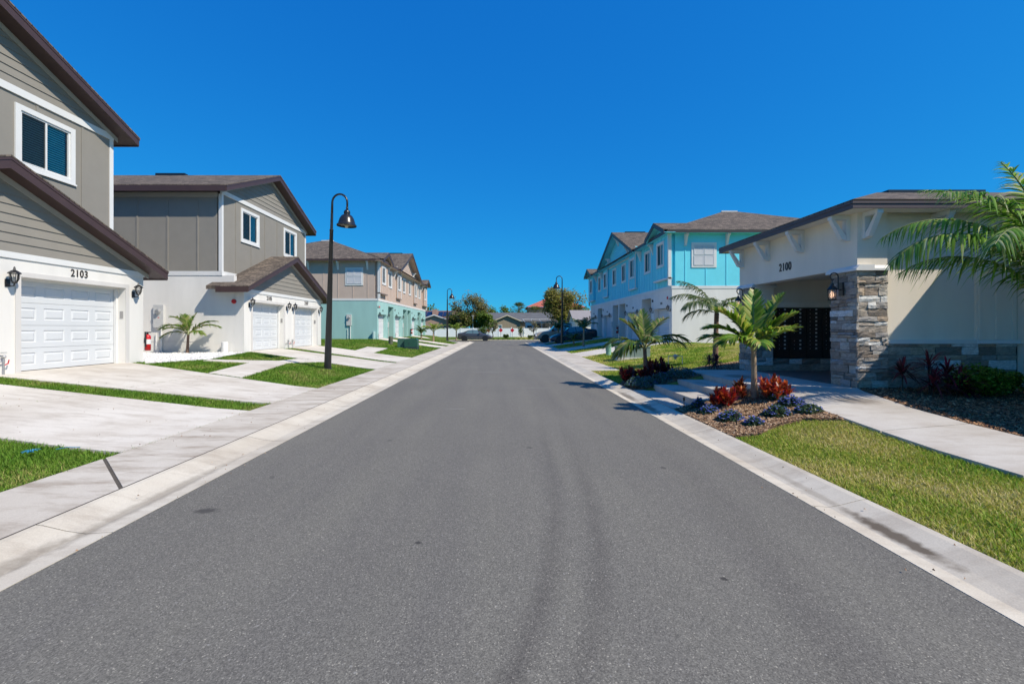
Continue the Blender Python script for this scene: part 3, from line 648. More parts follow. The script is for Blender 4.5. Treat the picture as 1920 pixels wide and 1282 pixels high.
    if extras:
        meter(h, -W, 3.35, 1.05, -1)
        MB().lathe([(.085,-.06),(.10,-.03),(.10,0)], 14, (-W,.42,2.15), 'x').build('alarm_bell', RED, h)
        MB().lathe([(.13,-.1),(.13,.42),(.11,.44)], 14, (-W-.16,.72,0)).build('vent_pipe', WHITE, h)
        MB().box(-W-.02, -W+.0, 2.0, 2.12, .95, 1.08).build('wall_outlet', STUC_W, h)
    hose_bib(h, .27 if extras else .20); hose_bib(h, -.2)
    return h
duplex('duplex_house', 'nearest taupe duplex with white garage numbered 2103, cut by the left edge', (-10.85, 9.69, .62), ('2101','2103'), False)
duplex('duplex_house', 'second taupe duplex with white garages numbered 2105 and 2107', (-10.85, 23.41, .62), ('2105','2107'), True)

# ------------------------------------------------------------------ four-unit townhouse
def bracket(parent, u, y, z, side=None):
    """white eave bracket; side None: projects to -y, else projects along x by side"""
    def P(d, zz, t):  return (u+t, y-d, zz) if side is None else (u+side*d, y+t, zz)
    pr = [(0,z),(.42,z),(.42,z-.09),(.30,z-.13),(.10,z-.62),(.10,z-.72),(0,z-.72)]
    MB().prism([P(d, zz, -.07) for d, zz in pr], Vector(P(0,z,.07))-Vector(P(0,z,-.07))).build('eave_bracket', WHITE, parent)
def townhouse(name, label, loc, rz, upper, lower, fascia, nums, near):
    h = thing(name, label, 'townhouse', loc, rz); L_ = 12.6; D = 13.4
    doors = [(-12.15,-9.35),(-5.8,-2.95),(2.95,5.8),(9.35,12.15)]; recs = [(-8.75,-6.6),(-2.15,-.14),(.14,2.15),(6.6,8.75)]
    holes = [(a,b_,-.3,2.16) for a, b_ in doors]+[(a,b_,-.3,2.98) for a, b_ in recs]
    MB().wall(-L_, L_, -.3, 3.30, holes, 0, .42).build('front_wall', lower, h)
    for a, b_ in doors:
        garage_door(h, a+.03, b_-.03, 2.12, .30); lantern(h, a-.2, 2.0); lantern(h, b_+.2, 2.0)
        MB().box(b_-.2, b_-.19, .05, .2, 1.2, 1.4) 
    for nme, (a, b_) in zip(nums, doors): link('house_number', text_mesh(nme, .22, NUMM), h, ((a+b_)/2, -.004, 2.42))
    for i, (a, b_) in enumerate(recs):
        m = MB(); m.box(a-.1, a-.001, .421, 2.0, -.3, 3.0); m.box(b_+.001, b_+.1, .421, 2.0, -.3, 3.0); m.box(a-.1, b_+.1, 2.001, 2.1, -.3, 3.0); m.box(a-.1, b_+.1, .421, 2.0, 3.001, 3.1); m.build('entry_recess', lower, h)
        MB().box(a+.5, a+1.45, 1.95, 1.998, 0, 2.1).build('front_door', WHITE, h)
        MB().box(a-.02, b_+.02, .43, 1.99, -.2, .03).build('entry_floor', M_CONC, h)
    # upper storey
    wins = [-11.2,-7.9,-4.6,-1.6,1.6,4.6,7.9,11.2]; ww, wh, wz = 1.36, 1.62, 4.78
    bays = {-11.2:(-12.6,-9.95,.22), 11.2:(9.95,12.6,.22), -4.6:(-5.5,-3.7,.14), 4.6:(3.7,5.5,.14)}
    flat = [(u-ww/2+.06,u+ww/2-.06,wz+.06,wz+wh-.06) for u in wins]
    MB().wall(-L_+.15, L_-.15, 3.30, 6.72, flat, .02, .2).build('upper_front_wall', upper, h)
    for c, (a, b_, pr) in bays.items():
        big = abs(c) > 10; top = 6.84 if big else 7.2
        bo = MB().wall(a, b_, 4.0, top, [(c-ww/2+.06,c+ww/2-.06,wz+.06,wz+wh-.06)], -pr, .019).build('bay', upper, h)
        MB().box(a-.03, b_+.03, -pr-.04, .0, 3.90, 3.998).build('bay_sill', WHITE if near else BROWN_SILL, h)
        for e in (a, b_): MB().box(e-.05, e+.05, -pr-.02, -pr+.005, 4.0, top).build('corner_board', WHITE if not big or abs(e) > 12 else upper, h)
    for u in wins: window(h, u, wz, ww, wh, -bays[u][2] if u in bays else .02)
    k = -12.0
    while k < 12.1:
        inb = [v for v in bays.values() if v[0]-.05 < k < v[1]+.05]; yf = -inb[0][2] if inb else .02
        segs = [(4.0 if inb else 3.49, 6.70)]
        for u in wins:
            if abs(k-u) < ww/2+.05: segs = [(segs[0][0],wz-.02),(wz+wh+.01,6.70)]
        for a, b_ in segs: MB().box(k-.025, k+.025, yf-.032, yf, a, b_).build('batten', upper, h)
        if inb: MB().box(k-.025, k+.025, -.003, .02, 3.49, 3.89).build('batten', upper, h)
        k += .60
    MB().box(-L_-.02, L_+.02, -.03, .05, 3.301, 3.48).build('belt_board', WHITE, h)
    MB().box(-5.9, 5.9, -.03, .05, 6.60, 6.74).build('frieze_board', WHITE, h)
    lap_gable(h, 5.9, 6.74, 9.1, .4167, .02, upper)
    for s in (-1, 1): lap_gable(h, 1.5, 6.84, 7.5, .4167, -.215, upper, cu=s*11.3)
    # side walls
    for s in (-1, 1):
        e = s*L_
        MB().box(min(e,e-s*.2), max(e,e-s*.2), .421, D, -.3, 3.30).build('side_wall', lower, h)
        holes_s = [(1.22,2.72,4.62,6.12)]
        MB().box(min(e,e-s*.2), max(e,e-s*.2), .201, D, 3.30, 6.72).build('upper_side_wall', upper, h)
        MB().box(min(e+s*.022,e), max(e+s*.022,e), .0, D, 3.301, 3.48).build('belt_board', WHITE, h)
        MB().box(min(e+s*.03,e-s*.08), max(e+s*.03,e-s*.08), -.245, -.04, 3.48, 6.70).build('corner_board', WHITE, h)
        y = .82
        while y < D:
            zs = [(3.482,6.70)]
            if 1.1 < y < 2.8: zs = [(3.482,4.60)]
            for a, b_ in zs: MB().box(min(e+s*.022,e), max(e+s*.022,e), y-.03, y+.03, a, b_).build('batten', upper, h)
            y += 1.27
        for y in (.82, 3.36, 5.9, 8.4): bracket(h, e, y, 6.66, s)
        sh = MB(); sh.box(min(e+s*.04,e), max(e+s*.04,e), 1.2, 2.74, 4.60, 6.14); so = sh.build('shutter_frame', WHITE, h)
        for (a, b_) in ((1.34,1.955),(1.985,2.60)):
            for z0, z1 in ((4.74,5.34),(5.40,6.0)):
                lv = MB()
                fx = sorted((e+s*.041, e+s*.065))
                lv.box(fx[0], fx[1], a, a+.05, z0, z1); lv.box(fx[0], fx[1], b_-.05, b_, z0, z1); lv.box(fx[0], fx[1], a+.05, b_-.05, z0, z0+.04); lv.box(fx[0], fx[1], a+.05, b_-.05, z1-.04, z1)
                z = z0+.05
                while z < z1-.07:
                    lv.add([(e+s*.062,a+.05,z),(e+s*.062,b_-.05,z),(e+s*.043,b_-.05,z+.05),(e+s*.043,a+.05,z+.05)], [(0,1,2,3)]); z += .06
                lv.build('shutter_louvre', SHUT, so)
    MB().wall(-L_+.2, L_-.2, -.3, 6.72, [], D-.2, D).build('back_wall', lower, h)
    # roof: hip with cross gables
    E = L_+.5; ze = 6.85; sl = .4167; yr = 6.7; d = yr+.5; zr = ze+sl*d; yb = yr+d; ur = E-d
    t = (0,0,-.035)
    MB().prism([(-E,-.5,ze),(E,-.5,ze),(ur,yr,zr),(-ur,yr,zr)], t).build('roof_slope', SH_Y, h)
    MB().prism([(E,yb,ze),(-E,yb,ze),(-ur,yr,zr),(ur,yr,zr)], t).build('roof_slope', SH_Y, h)
    for s in (-1, 1): MB().prism([(s*E,yb,ze),(s*E,-.5,ze),(s*ur,yr,zr)], t).build('roof_hip', SH_X, h)
    MB().wall(-E+.03, E-.03, -.47, yb-.03, [], 0, 0) 
    f = MB(); f.box(-E, -6.1, -.5, -.47, ze-.19, ze-.036); f.box(6.1, E, -.5, -.47, ze-.19, ze-.036); f.build('fascia', fascia, h)
    for s in (-1, 1): MB().box(min(s*E,s*(E-.03)), max(s*E,s*(E-.03)), -.469, yb, ze-.19, ze-.036).build('fascia', fascia, h)
    m = MB(); m.box(-E+.031, E-.031, -.468, .0, ze-.17, ze-.155)
    for s in (-1, 1): m.box(min(s*(E-.031),s*L_), max(s*(E-.031),s*L_), .001, yb, ze-.17, ze-.155)
    m.build('soffit', upper, h)
    MB().box(-2.2, 2.2, yr-.13, yr+.13, zr-.05, zr+.06).build('ridge_vent', BLACK, h)
    for s in (-1, 1): MB().box(min(s*6.40,s*6.54), max(s*6.40,s*6.54), 6.0, 7.2, ze+sl*6.6-.08, ze+sl*6.6+.07).build('roof_vent', plain('vent_pale', (.6,.6,.58), .5), h)
    def cross(cu, hw, yf):
        zp = ze+sl*hw+.012; yback = -.5+hw
        for s in (-1, 1):
            MB().prism([(cu,yf,zp),(cu+s*hw,yf,ze+.012),(cu+s*hw,-.45,ze+.012),(cu,yback+.05,zp)], (0,0,-.04)).build('gable_slope', SH_X, h)
            MB().prism([(cu,yf+.01,zp-.042),(cu+s*hw,yf+.01,ze-.03),(cu+s*hw,yf+.01,ze-.27),(cu,yf+.01,zp-.30)], (0,.04,0)).build('rake_board', fascia, h)
            MB().prism([(cu,yf+.051,zp-.20),(cu+s*(hw-.02),yf+.051,ze-.185),(cu+s*(hw-.02),.02,ze-.185),(cu,.02,zp-.20)], (0,0,.012)).build('soffit', upper, h)
        if hw > 3: MB().box(cu-.12, cu+.12, yf+1.2, yf+3.0, zp-.05, zp+.05).build('ridge_vent', BLACK, h)
    cross(0, 6.15, -.66)
    for s in (-1, 1): cross(s*11.3, 1.86, -.72)
    for s in (-1, 1):
        for u in (9.3, 6.45): bracket(h, s*u, .0, 6.62)
        bracket(h, s*3.2, 0., 7.55)
    bracket(h, 0, 0, 8.9)
    # small service items on the front
    for u in (-8.9, -2.3, 2.45, 8.95):
        MB().box(u-.06, u+.06, -.09, 0, 1.0, 1.5).build('cable_box', plain('meter_grey', (.55,.55,.54), .5), h); MB().tube([(u,-.05,-.1),(u,-.05,1.0)], .022, 6).build('conduit', plain('meter_grey', (.5,.5,.5), .5), h)
    for a, b_ in doors: MB().lathe([(.085,-.05),(.1,-.02),(.1,0)], 10, (a-.25,0,2.75), 'y').build('alarm_bell', plain('alarm_dark', (.05,.02,.02), .5), h)
    MB().lathe([(.085,-.05),(.1,-.02),(.1,0)], 10, (11.9 if near else -11.9,0,2.78), 'y').build('alarm_bell', RED, h)
    if not near:
        meter(h, -L_, 2.2, 1.15, -1); MB().lathe([(.14,-.1),(.14,.62),(.11,.64)], 12, (-L_-.18,.25,0)).build('vent_pipe', plain('pale_teal_pipe', (.36,.52,.52), .6), h)
        hose_bib(h, -12.35); hose_bib(h, -6.0)
    return h
BROWN_SILL = plain('brown_sill', (.20,.15,.13), .7)
SHUT = plain('shutter_louvre', (.62,.63,.66), .6, .03)
TEAL = stucco('teal_stucco', (.32,.53,.51)); PINK = plain('pinkbeige_board', (.52,.41,.345), .75, .04, 2, 150, .1)
TURQ = plain('turquoise_board', (.145,.69,.83), .7, .04, 2, 150, .1); PALE = stucco('pale_grey_stucco', (.76,.735,.70))
DFASC = plain('dark_fascia', (.036,.030,.033), .5, .08)
townhouse('townhouse_row', 'townhouse row with teal ground floor and pinkish beige upper floor on the left', (-10.6, 51.8, .733), R(90), PINK, TEAL, BROWN, ('2109','2111','2113','2115'), False)
townhouse('townhouse_row', 'townhouse row with bright turquoise upper floor on the right', (10.58, 40.65, .78), R(-90), TURQ, PALE, DFASC, ('2108','2106','2104','2102'), True)

# ------------------------------------------------------------------ mail building
def stone_mat(i, col):
    m, N, L, B = nodes_of('ledge_stone_%d' % i); v = worldvec(N, L)
    st = N.new('ShaderNodeMapping'); st.inputs['Scale'].default_value = (1,1,2.5); L.new(v, st.inputs[0])
    f = noise(N, L, st.outputs[0], 11, 6, .7)
    L.new(ramp(N, L, f, .28, tuple(c*.55 for c in col), .72, tuple(min(1,c*1.35) for c in col)), B.inputs['Base Color'])
    B.inputs['Roughness'].default_value = .9; B.inputs['Specular IOR Level'].default_value = .25; bump(N, L, B, f, .8, .03); return m
STONES = [stone_mat(i, c) for i, c in enumerate([(.42,.365,.31),(.34,.275,.225),(.52,.48,.43),(.72,.71,.69),(.24,.205,.175),(.48,.38,.29),(.36,.34,.325)])]
BEIGE = stucco('beige_stucco', (.80,.725,.62)); MORTAR = plain('dark_mortar', (.09,.08,.07), .95)
mail = thing('mail_building', 'beige stucco mail pavilion numbered 2100 with stacked stone piers', 'building', (6.86, 8.75, .46))
MO = Vector((6.86, 8.75, .46))
def mb(x0,x1,y0,y1,z0,z1): return MB().box(x0-MO.x,x1-MO.x,y0-MO.y,y1-MO.y,z0-MO.z,z1-MO.z)
srng = random.Random(11); stone_count = 0; SJ = MB()
def stones(o, ud, nd, wd, z0, z1, big=1.):
    """stacked stone on a plane: o base corner (world), ud along, nd outward"""
    global stone_count
    o, ud, nd = Vector(o), Vector(ud), Vector(nd); z = z0
    while z < z1-.02:
        hh = min(srng.choice([.055,.07,.08,.10,.125,.15])*big, z1-z)
        if z1-z-hh < .035: hh = z1-z
        u = 0.
        while u < wd-.01:
            sw = srng.uniform(.12,.42)*big*(1.2 if hh > .09*big else 1)
            if wd-u-sw < .09: sw = wd-u
            dep = srng.uniform(.012,.05); b = MB(); g = .0035
            nx = 3; us = [u+g+(sw-2*g)*i/nx for i in range(nx+1)]; zz = [z+g, z+hh*.5, z+hh-g]
            vs = []
            for j, q in enumerate(zz):
                for i, p in enumerate(us):
                    edge = (i in (0,nx)) or (j in (0,2)); dd = dep*(.72 if edge else 1.)+srng.uniform(-.010,.010)
                    vs.append(o+ud*p+nd*max(.006,dd)+Vector((0,0,q+srng.uniform(-.004,.004))))
            for (p, q) in ((us[0],zz[0]),(us[-1],zz[0]),(us[-1],zz[2]),(us[0],zz[2])): vs.append(o+ud*p+nd*-.01+Vector((0,0,q)))
            fs = [(j*4+i, j*4+i+1, (j+1)*4+i+1, (j+1)*4+i) for j in range(2) for i in range(nx)]
            fs += [(12,13,3,2,1,0),(13,14,11,7,3),(14,15,8,9,10,11),(15,12,0,4,8)]
            vs = [v-MO for v in vs]
            if stone_count < 298: b.add(vs, fs).build('stone', srng.choices(STONES, (5,4,3,2.2,3,2,3))[0], mail)
            else: SJ.add(vs, fs)
            stone_count += 1; u += sw
        z += hh
# near pier, far pier, base walls (cores of mortar, faced with stone)
mb(6.89,7.44,8.78,9.47,.3,2.74).build('pier_core', MORTAR, mail); mb(6.89,7.4,12.40,13.07,.3,2.74).build('pier_core', MORTAR, mail)
stones((6.89,9.47,0), (0,-1,0), (-1,0,0), .72, .36, 2.735); stones((6.86,8.78,0), (1,0,0), (0,-1,0), .60, .36, 2.735)
mb(7.441,13.0,8.85,9.05,.2,1.33).build('base_core', MORTAR, mail); stones((7.46,8.85,0), (1,0,0), (0,-1,0), 2.55, .34, 1.325, 1.25)
stones((6.89,13.07,0), (0,-1,0), (-1,0,0), .67, .44, 2.735, 1.15); stones((6.86,12.40,0), (1,0,0), (0,-1,0), .56, .44, 2.0, 1.2)
mb(7.401,9.6,12.46,12.7,.3,.80).build('base_core', MORTAR, mail); stones((7.42,12.46,0), (1,0,0), (0,-1,0), 2.1, .46, .80, 1.3)
stones((7.44,8.79,0), (0,1,0), (1,0,0), .06, 1.35, 2.735, 1.)
if SJ.v: tag(SJ.build('stone_facing', STONES[0], mail), None, None, None, 'stuff')
# bump-out at right edge with battens
mb(9.24,13.0,8.72,8.849,1.33,1.34).build('ledge', WHITE, mail)
# upper walls
mb(6.88,7.46,8.77,9.5,2.84,3.87).build('pier_wall', BEIGE, mail); 
mb(6.88,7.2,9.501,12.37,2.80,3.87).build('header_wall', BEIGE, mail); mb(6.88,7.46,12.371,13.08,2.84,3.87).build('pier_wall', BEIGE, mail)
mb(7.461,9.239,8.87,9.05,1.40,3.87).build('front_wall', BEIGE, mail)
mb(9.24,13,8.82,9.05,1.40,3.87).build('front_wall', BEIGE, mail)
for x in (9.30,9.62,9.94): mb(x-.03,x+.03,8.795,8.82,1.41,3.85).build('batten', BEIGE, mail)
for a, b_, y in ((7.47,9.235,8.80),(9.235,13,8.76)): mb(a,b_,y,8.87,1.326,1.40).build('wall_sill', WHITE, mail)
# pier caps: sloped white mouldings
for y0, y1 in ((8.75,9.5),(12.37,13.1)):
    b = MB()
    prof = [(-.05,2.735),(-.05,2.775),(.02,2.845),(.3,2.845),(.3,2.735)]
    b.prism([(6.86+p[0]-MO.x, y0-.05-MO.y, p[1]-MO.z) for p in prof], (0,y1-y0+.08,0)); b.build('pier_cap', WHITE, mail)
    b = MB(); prof = [(y0-.049,2.736),(y0-.049,2.776),(y0+.02,2.843),(y0+.2,2.843),(y0+.2,2.736)]
    b.prism([(7.161-MO.x, p[0]-MO.y, p[1]-MO.z) for p in prof], (.34,0,0)); b.build('pier_cap', WHITE, mail)
# porch inside
mb(7.40,9.6,12.50,12.72,.80,3.5).build('porch_wall', BEIGE, mail); mb(7.2,7.40,12.42,12.72,2.05,2.80).build('porch_wall', BEIGE, mail)
mb(9.4,9.6,9.051,12.499,.3,3.5).build('porch_wall', BEIGE, mail); mb(7.201,9.4,9.051,12.499,2.95,3.0).build('porch_ceiling', BEIGE, mail)
mb(7.43,9.4,12.42,12.499,2.20,2.34).build('mailbox_trim', plain('cream_trim', (.82,.76,.66), .6), mail); mb(6.93,7.42,12.34,12.399,2.09,2.80).build('pier_panel', BEIGE, mail); mb(6.92,7.429,12.32,12.399,2.0,2.089).build('pier_ledge', WHITE, mail); mb(7.19,7.379,12.38,12.45,2.05,2.14).build('mailbox_trim', WHITE, mail)
# roof: hip, ridge along x, and a wing beyond the picture's right edge
ex, ey0, ey1, ze = 6.48, 8.36, 13.48, 4.0; hy = (ey0+ey1)/2; d = (ey1-ey0)/2; zr = ze+.345*d
q = lambda x, y, z: (x-MO.x, y-MO.y, z-MO.z)
MB().prism([q(ex,ey0,ze),q(16,ey0,ze),q(16,hy,zr),q(ex+d,hy,zr)], (0,0,-.035)).build('roof_slope', SH_Y, mail)
MB().prism([q(16,ey1,ze),q(ex,ey1,ze),q(ex+d,hy,zr),q(16,hy,zr)], (0,0,-.035)).build('roof_slope', SH_Y, mail)
MB().prism([q(ex,ey1,ze),q(ex,ey0,ze),q(ex+d,hy,zr)], (0,0,-.035)).build('roof_hip', SH_X, mail)
MFASC = plain('plum_fascia', (.075,.055,.06), .5, .06)
for (x0,x1,y0,y1) in ((ex,ex+.03,ey0,ey1),(ex+.031,9.6,ey0,ey0+.03),(ex+.031,16,ey1-.03,ey1)):
    mb(x0,x1,y0,y1,ze-.165,ze-.036).build('fascia', MFASC, mail)
for (x0,x1,y0,y1) in ((ex-.015,ex-.001,ey0-.015,ey1),(ex-.001,9.6,ey0-.015,ey0-.001)): mb(x0,x1,y0,y1,ze-.08,ze-.04).build('drip_edge', MFASC, mail)
mb(ex+.031,13,ey0+.031,8.768,ze-.15,ze-.135).build('soffit', BEIGE, mail); mb(ex+.031,6.879,8.769,ey1-.04,ze-.15,ze-.135).build('soffit', BEIGE, mail)
mb(9.2,11.5,hy-.14,hy+.14,zr-.05,zr+.025).build('ridge_vent', BLACK, mail)
MB().prism([q(9.62,8.36,ze),q(9.62,-2,ze),q(12.5,-2,ze+.99),q(12.5,8.36,ze+.99)], (0,0,-.16)).build('wing_roof', SH_X, mail)
mb(10.02,10.2,-2,8.819,.1,3.965).build('wing_wall', BEIGE, mail)
# white timber brackets
def knee(p, dirv):
    p = Vector(p)-MO; d_ = Vector(dirv); s_ = Vector((-d_.y, d_.x, 0)); up = Vector((0,0,1)); t = .055
    def pr(lst): return [p+d_*a+up*b_-s_*t for a, b_ in lst]
    b = MB()
    b.prism(pr([(0,0),(.075,0),(.075,-.50),(0,-.50)]), s_*2*t)
    b.prism(pr([(.076,0),(.37,0),(.37,-.085),(.076,-.085)]), s_*2*t)
    b.prism([v+s_*.008 for v in pr([(.30,-.086),(.36,-.086),(.155,-.47),(.077,-.49),(.077,-.40)])], s_*(2*t-.016)); b.build('eave_bracket', WHITE, mail)
for y in (9.0,10.35,11.65,12.9): knee((6.88,y,3.845), (-1,0,0))
for x in (7.02, 8.45): knee((x,8.77 if x < 7.4 else 8.87,3.845), (0,-1,0))
link('house_number', text_mesh('2100', .27, NUMM, narrow=.80), mail, q(6.87,10.98,3.02)).rotation_euler = (0,0,R(-90))
# lit porch lanterns on the stone piers
LAMPG = None
def lamp_glass():
    m, N, L, B = nodes_of('lit_bulb'); B.inputs['Emission Color'].default_value = (1,.62,.40,1); B.inputs['Emission Strength'].default_value = 1.1; B.inputs['Base Color'].default_value = (.8,.6,.5,1); return m
LIT = lamp_glass()
def scroll_lantern(y, z):
    b = MB(); b.box(-.02,.0,-.06,.06,-.14,.12); b.tube([(-.02,0,-.02),(-.07,0,-.02),(-.07,0,.20)]+[(-.15+.08*math.cos(t),0,.24+.075*math.sin(t)) for t in np.linspace(0,math.pi*1.0,8)]+[(-.215,0,.20),(-.19,0,.165),(-.165,0,.185)], .013, 6)
    b.tube([(-.19,0,.17),(-.19,0,.10)], .010, 5)
    o = b.build('porch_lantern', BLACK, mail, q(6.84,y,z))
    c = MB(); oo = (-.19,0,0)
    c.lathe([(.018,.11),(.03,.10),(.035,.06),(.085,.0),(.092,-.02),(.08,-.03)], 8, oo); c.lathe([(.072,-.235),(.08,-.22),(.068,-.21)], 8, oo)
    for k in range(6):
        a, b2 = k*math.pi/3, (k+1)*math.pi/3
        A = [(-.19+.080*math.cos(t), .080*math.sin(t), -.03) for t in (a,b2)]; Bt = [(-.19+.070*math.cos(t), .070*math.sin(t), -.215) for t in (a,b2)]
        c.tube([A[0],Bt[0]], .006, 4); c.tube([A[0],Bt[1]], .0035, 4); c.tube([A[1],Bt[0]], .0035, 4)
    c.build('lantern_cage', BLACK, o)
    g = MB(); g.lathe([(.074,-.03),(.066,-.215)], 6, oo, cap=False); g.build('lantern_glass', M_CLEAR, o)
    bu = MB(); bu.lathe([(.015,-.05),(.034,-.10),(.036,-.15),(.015,-.19)], 8, oo); bu.build('lit_bulb', LIT, o, smooth=True)
scroll_lantern(9.12, 2.42); scroll_lantern(12.72, 2.42)
# black mailbox cabinets: frame, compartment doors, number tags, locks
mx0, mx1, mz0, mz1, my = 7.52, 9.24, .81, 2.19, 12.44
cab = mb(mx0-.03,mx1+.03,my+.001,12.499,mz0,mz1).build('mailbox_cabinet', BLACK, mail)
TAGM = plain('mailbox_tag', (.62,.62,.60), .5); BLK2 = plain('mailbox_door_black', (.008,.008,.009), .3, .1, 5, spec=.5)
cols_ = [7.52,7.93,8.36,8.80,9.24]; nrow = 13; rh = (mz1-mz0)/nrow
dm = None
for i in range(4):
    x0, x1 = cols_[i]+.008, cols_[i+1]-.008; big = i in (1,3)
    r = 0
    while r < nrow:
        span = 2 if (big and r in (5,)) else (3 if r == 0 else 1)
        z0 = mz0+r*rh; z1 = z0+rh*span
        dobj = MB().box(x0-MO.x, x1-MO.x, my-.014-MO.y, my-MO.y, z0+.005-MO.z, z1-.005-MO.z).build('mailbox_door', BLK2, cab)
        tx = x0+(x1-x0)*.55
        MB().box(tx-MO.x, tx+.05-MO.x, my-.017-MO.y, my-.0145-MO.y, z1-.070-MO.z, z1-.028-MO.z).build('number_tag', TAGM, cab)
        MB().lathe([(.011,-.022),(.011,-.0145)], 8, (x0+.09-MO.x, my-MO.y, z1-.055-MO.z), 'y').build('lock', STEEL, cab)
        r += span
# ------------------------------------------------------------------ street lamps
LAMPBLK = plain('lamp_black', (.018,.017,.017), .30, .15, 6, spec=.6)
def street_lamp(loc, rz, label, lean=0.):
    t = thing('street_lamp', label, 'street lamp', loc, rz, 'street lamps'); t.rotation_euler = (0, lean, rz) if rz == 0 else (0, -lean, rz)
    smooth_by_angle(MB().lathe([(.125,-.3),(.125,.0),(.122,.4),(.062,4.95),(.068,4.96),(.068,5.02),(.05,5.03),(.046,5.6)], 16).build('pole', LAMPBLK, t))
    pts = [(0,0,5.55),(0,0,6.0)]+[(.27-.27*math.cos(a), 0, 6.0+.30*math.sin(a)) for a in np.linspace(.25,math.pi,12)]+[(.54,0,5.84)]
    MB().tube(pts, [.046,.040]+[.036]*(len(pts)-2), 10).build('gooseneck', LAMPBLK, t, smooth=True)
    o = (.54,0,0)
    smooth_by_angle(MB().lathe([(.022,5.86),(.035,5.83),(.05,5.80),(.03,5.76),(.06,5.74),(.10,5.70),(.115,5.64),(.105,5.58),(.13,5.56),(.19,5.52),(.25,5.42),(.285,5.30),(.30,5.24),(.345,5.20),(.35,5.16),(.34,5.15)], 24, o, cap=False).build('bell_shade', LAMPBLK, t))
    MB().lathe([(.02,5.19),(.26,5.20),(.28,5.28),(.1,5.5)], 20, o).build('shade_lining', plain('lamp_lining', (.10,.09,.07), .5), t, smooth=True)
    MB().lathe([(.045,5.10),(.075,5.17),(.06,5.25)], 12, o).build('lamp_bulb', plain('frosted', (.6,.55,.42), .4), t, smooth=True)
    MB().lathe([(.16,-.05),(.16,.012),(.13,.03)], 16).build('base_plate', LAMPBLK, t)
    return t
street_lamp((-6.22,16.4,.17), 0, 'tall black bell lamp post on the mound in front of the second taupe duplex', R(1.6))
street_lamp((-6.4,55.0,.12), 0, 'black bell lamp post at the far end of the left verge')
street_lamp((5.75,42.3,.20), R(180), 'black bell lamp post on the right verge beside the parked vehicles')

# ------------------------------------------------------------------ leaves and palms
def leafmesh(name, V, F, C): return npmesh(name, V, F, M_LEAF, C)
class LB:                               # leaf builder: strips with colour per vertex
    def __init__(s): s.V = []; s.F = []; s.C = []
    def strip(s, pts, side, wid, col, fold=0., up=Vector((0,0,1))):
        """tapering blade along pts; side = unit width vector; folded along its midrib; triangles only"""
        b = len(s.V); n = len(pts)
        for i, p in enumerate(pts):
            w_ = wid[i]
            if i < n-1:
                s.V += [tuple(p-side*w_+up*fold*w_), tuple(p), tuple(p+side*w_+up*fold*w_)]; s.C += [col]*3
            else: s.V.append(tuple(p)); s.C.append(tuple(c*1.15 for c in col))
        for i in range(n-2):
            a = b+3*i; c = a+3
            s.F += [(a,a+1,c+1),(a,c+1,c),(a+1,a+2,c+2),(a+1,c+2,c+1)]
        a = b+3*(n-2); e = b+3*(n-1); s.F += [(a,a+1,e),(a+1,a+2,e)]
    def tube(s, pts, rad, col):
        m = MB().tube(pts, rad, 4, False); b = len(s.V); s.V += m.v; s.C += [col]*len(m.v)
        for q in m.f: s.F += [(b+q[0],b+q[1],b+q[2]),(b+q[0],b+q[2],b+q[3])]
    def build(s, name, parent=None, loc=(0,0,0)): return link(name, leafmesh(name, s.V, s.F, s.C), parent, loc)
def frond(lb, rnd, az, e0, e1, length, nleaf, ll, lw, cols, rcol, droop=.5, vee=.5, fwd=.75, start=.18, twist=0.):
    ns = 14; p = Vector((0,0,0)); pts = [p.copy()]; dirs = []
    for i in range(ns):
        t = (i+.5)/ns; e = e0+(e1-e0)*t**1.3; a = az+twist*t
        d = Vector((math.cos(a)*math.cos(e), math.sin(a)*math.cos(e), math.sin(e))); p = p+d*(length/ns); pts.append(p.copy()); dirs.append(d)
    dirs.append(dirs[-1])
    lb.tube(pts, [.018*length**.5*(1-.85*i/ns)+.002 for i in range(ns+1)], rcol)
    for k in range(nleaf):
        t = start+(1-start)*(k+.5)/nleaf; f = t*ns; i = min(int(f), ns-1); q = pts[i].lerp(pts[i+1], f-i); d = dirs[i]
        sv = d.cross(Vector((0,0,1))).normalized(); nv = sv.cross(d).normalized()
        prof = math.sin(math.pi*min(1,(t-start)/(1-start)*.80+.17))**.7
        for s_ in (-1, 1):
            L_ = ll*prof*rnd.uniform(.85,1.12); W_ = lw*rnd.uniform(.8,1.15)*(.6+.4*prof)
            dirv = (sv*s_*(1-.25*t)+d*(fwd+.5*t)*rnd.uniform(.85,1.15)+nv*(vee+rnd.uniform(-.18,.18))).normalized()
            col = cols[min(int(rnd.random()*len(cols)), len(cols)-1)]; br = rnd.uniform(.75,1.25); col = tuple(c*br for c in col)
            P = []; m_ = 4; dr = droop*rnd.uniform(.6,1.4)
            for j in range(m_+1):
                u = j/m_; P.append(q+dirv*(L_*u)+Vector((0,0,-1))*(dr*L_*u*u)+d*(.03*L_*u*u))
            wv = d - dirv*d.dot(dirv)
            wv = wv.normalized() if wv.length > .05 else nv
            lb.strip(P, wv, [W_*.45, W_, W_*.95, W_*.6, 0], col, .25*s_, nv)
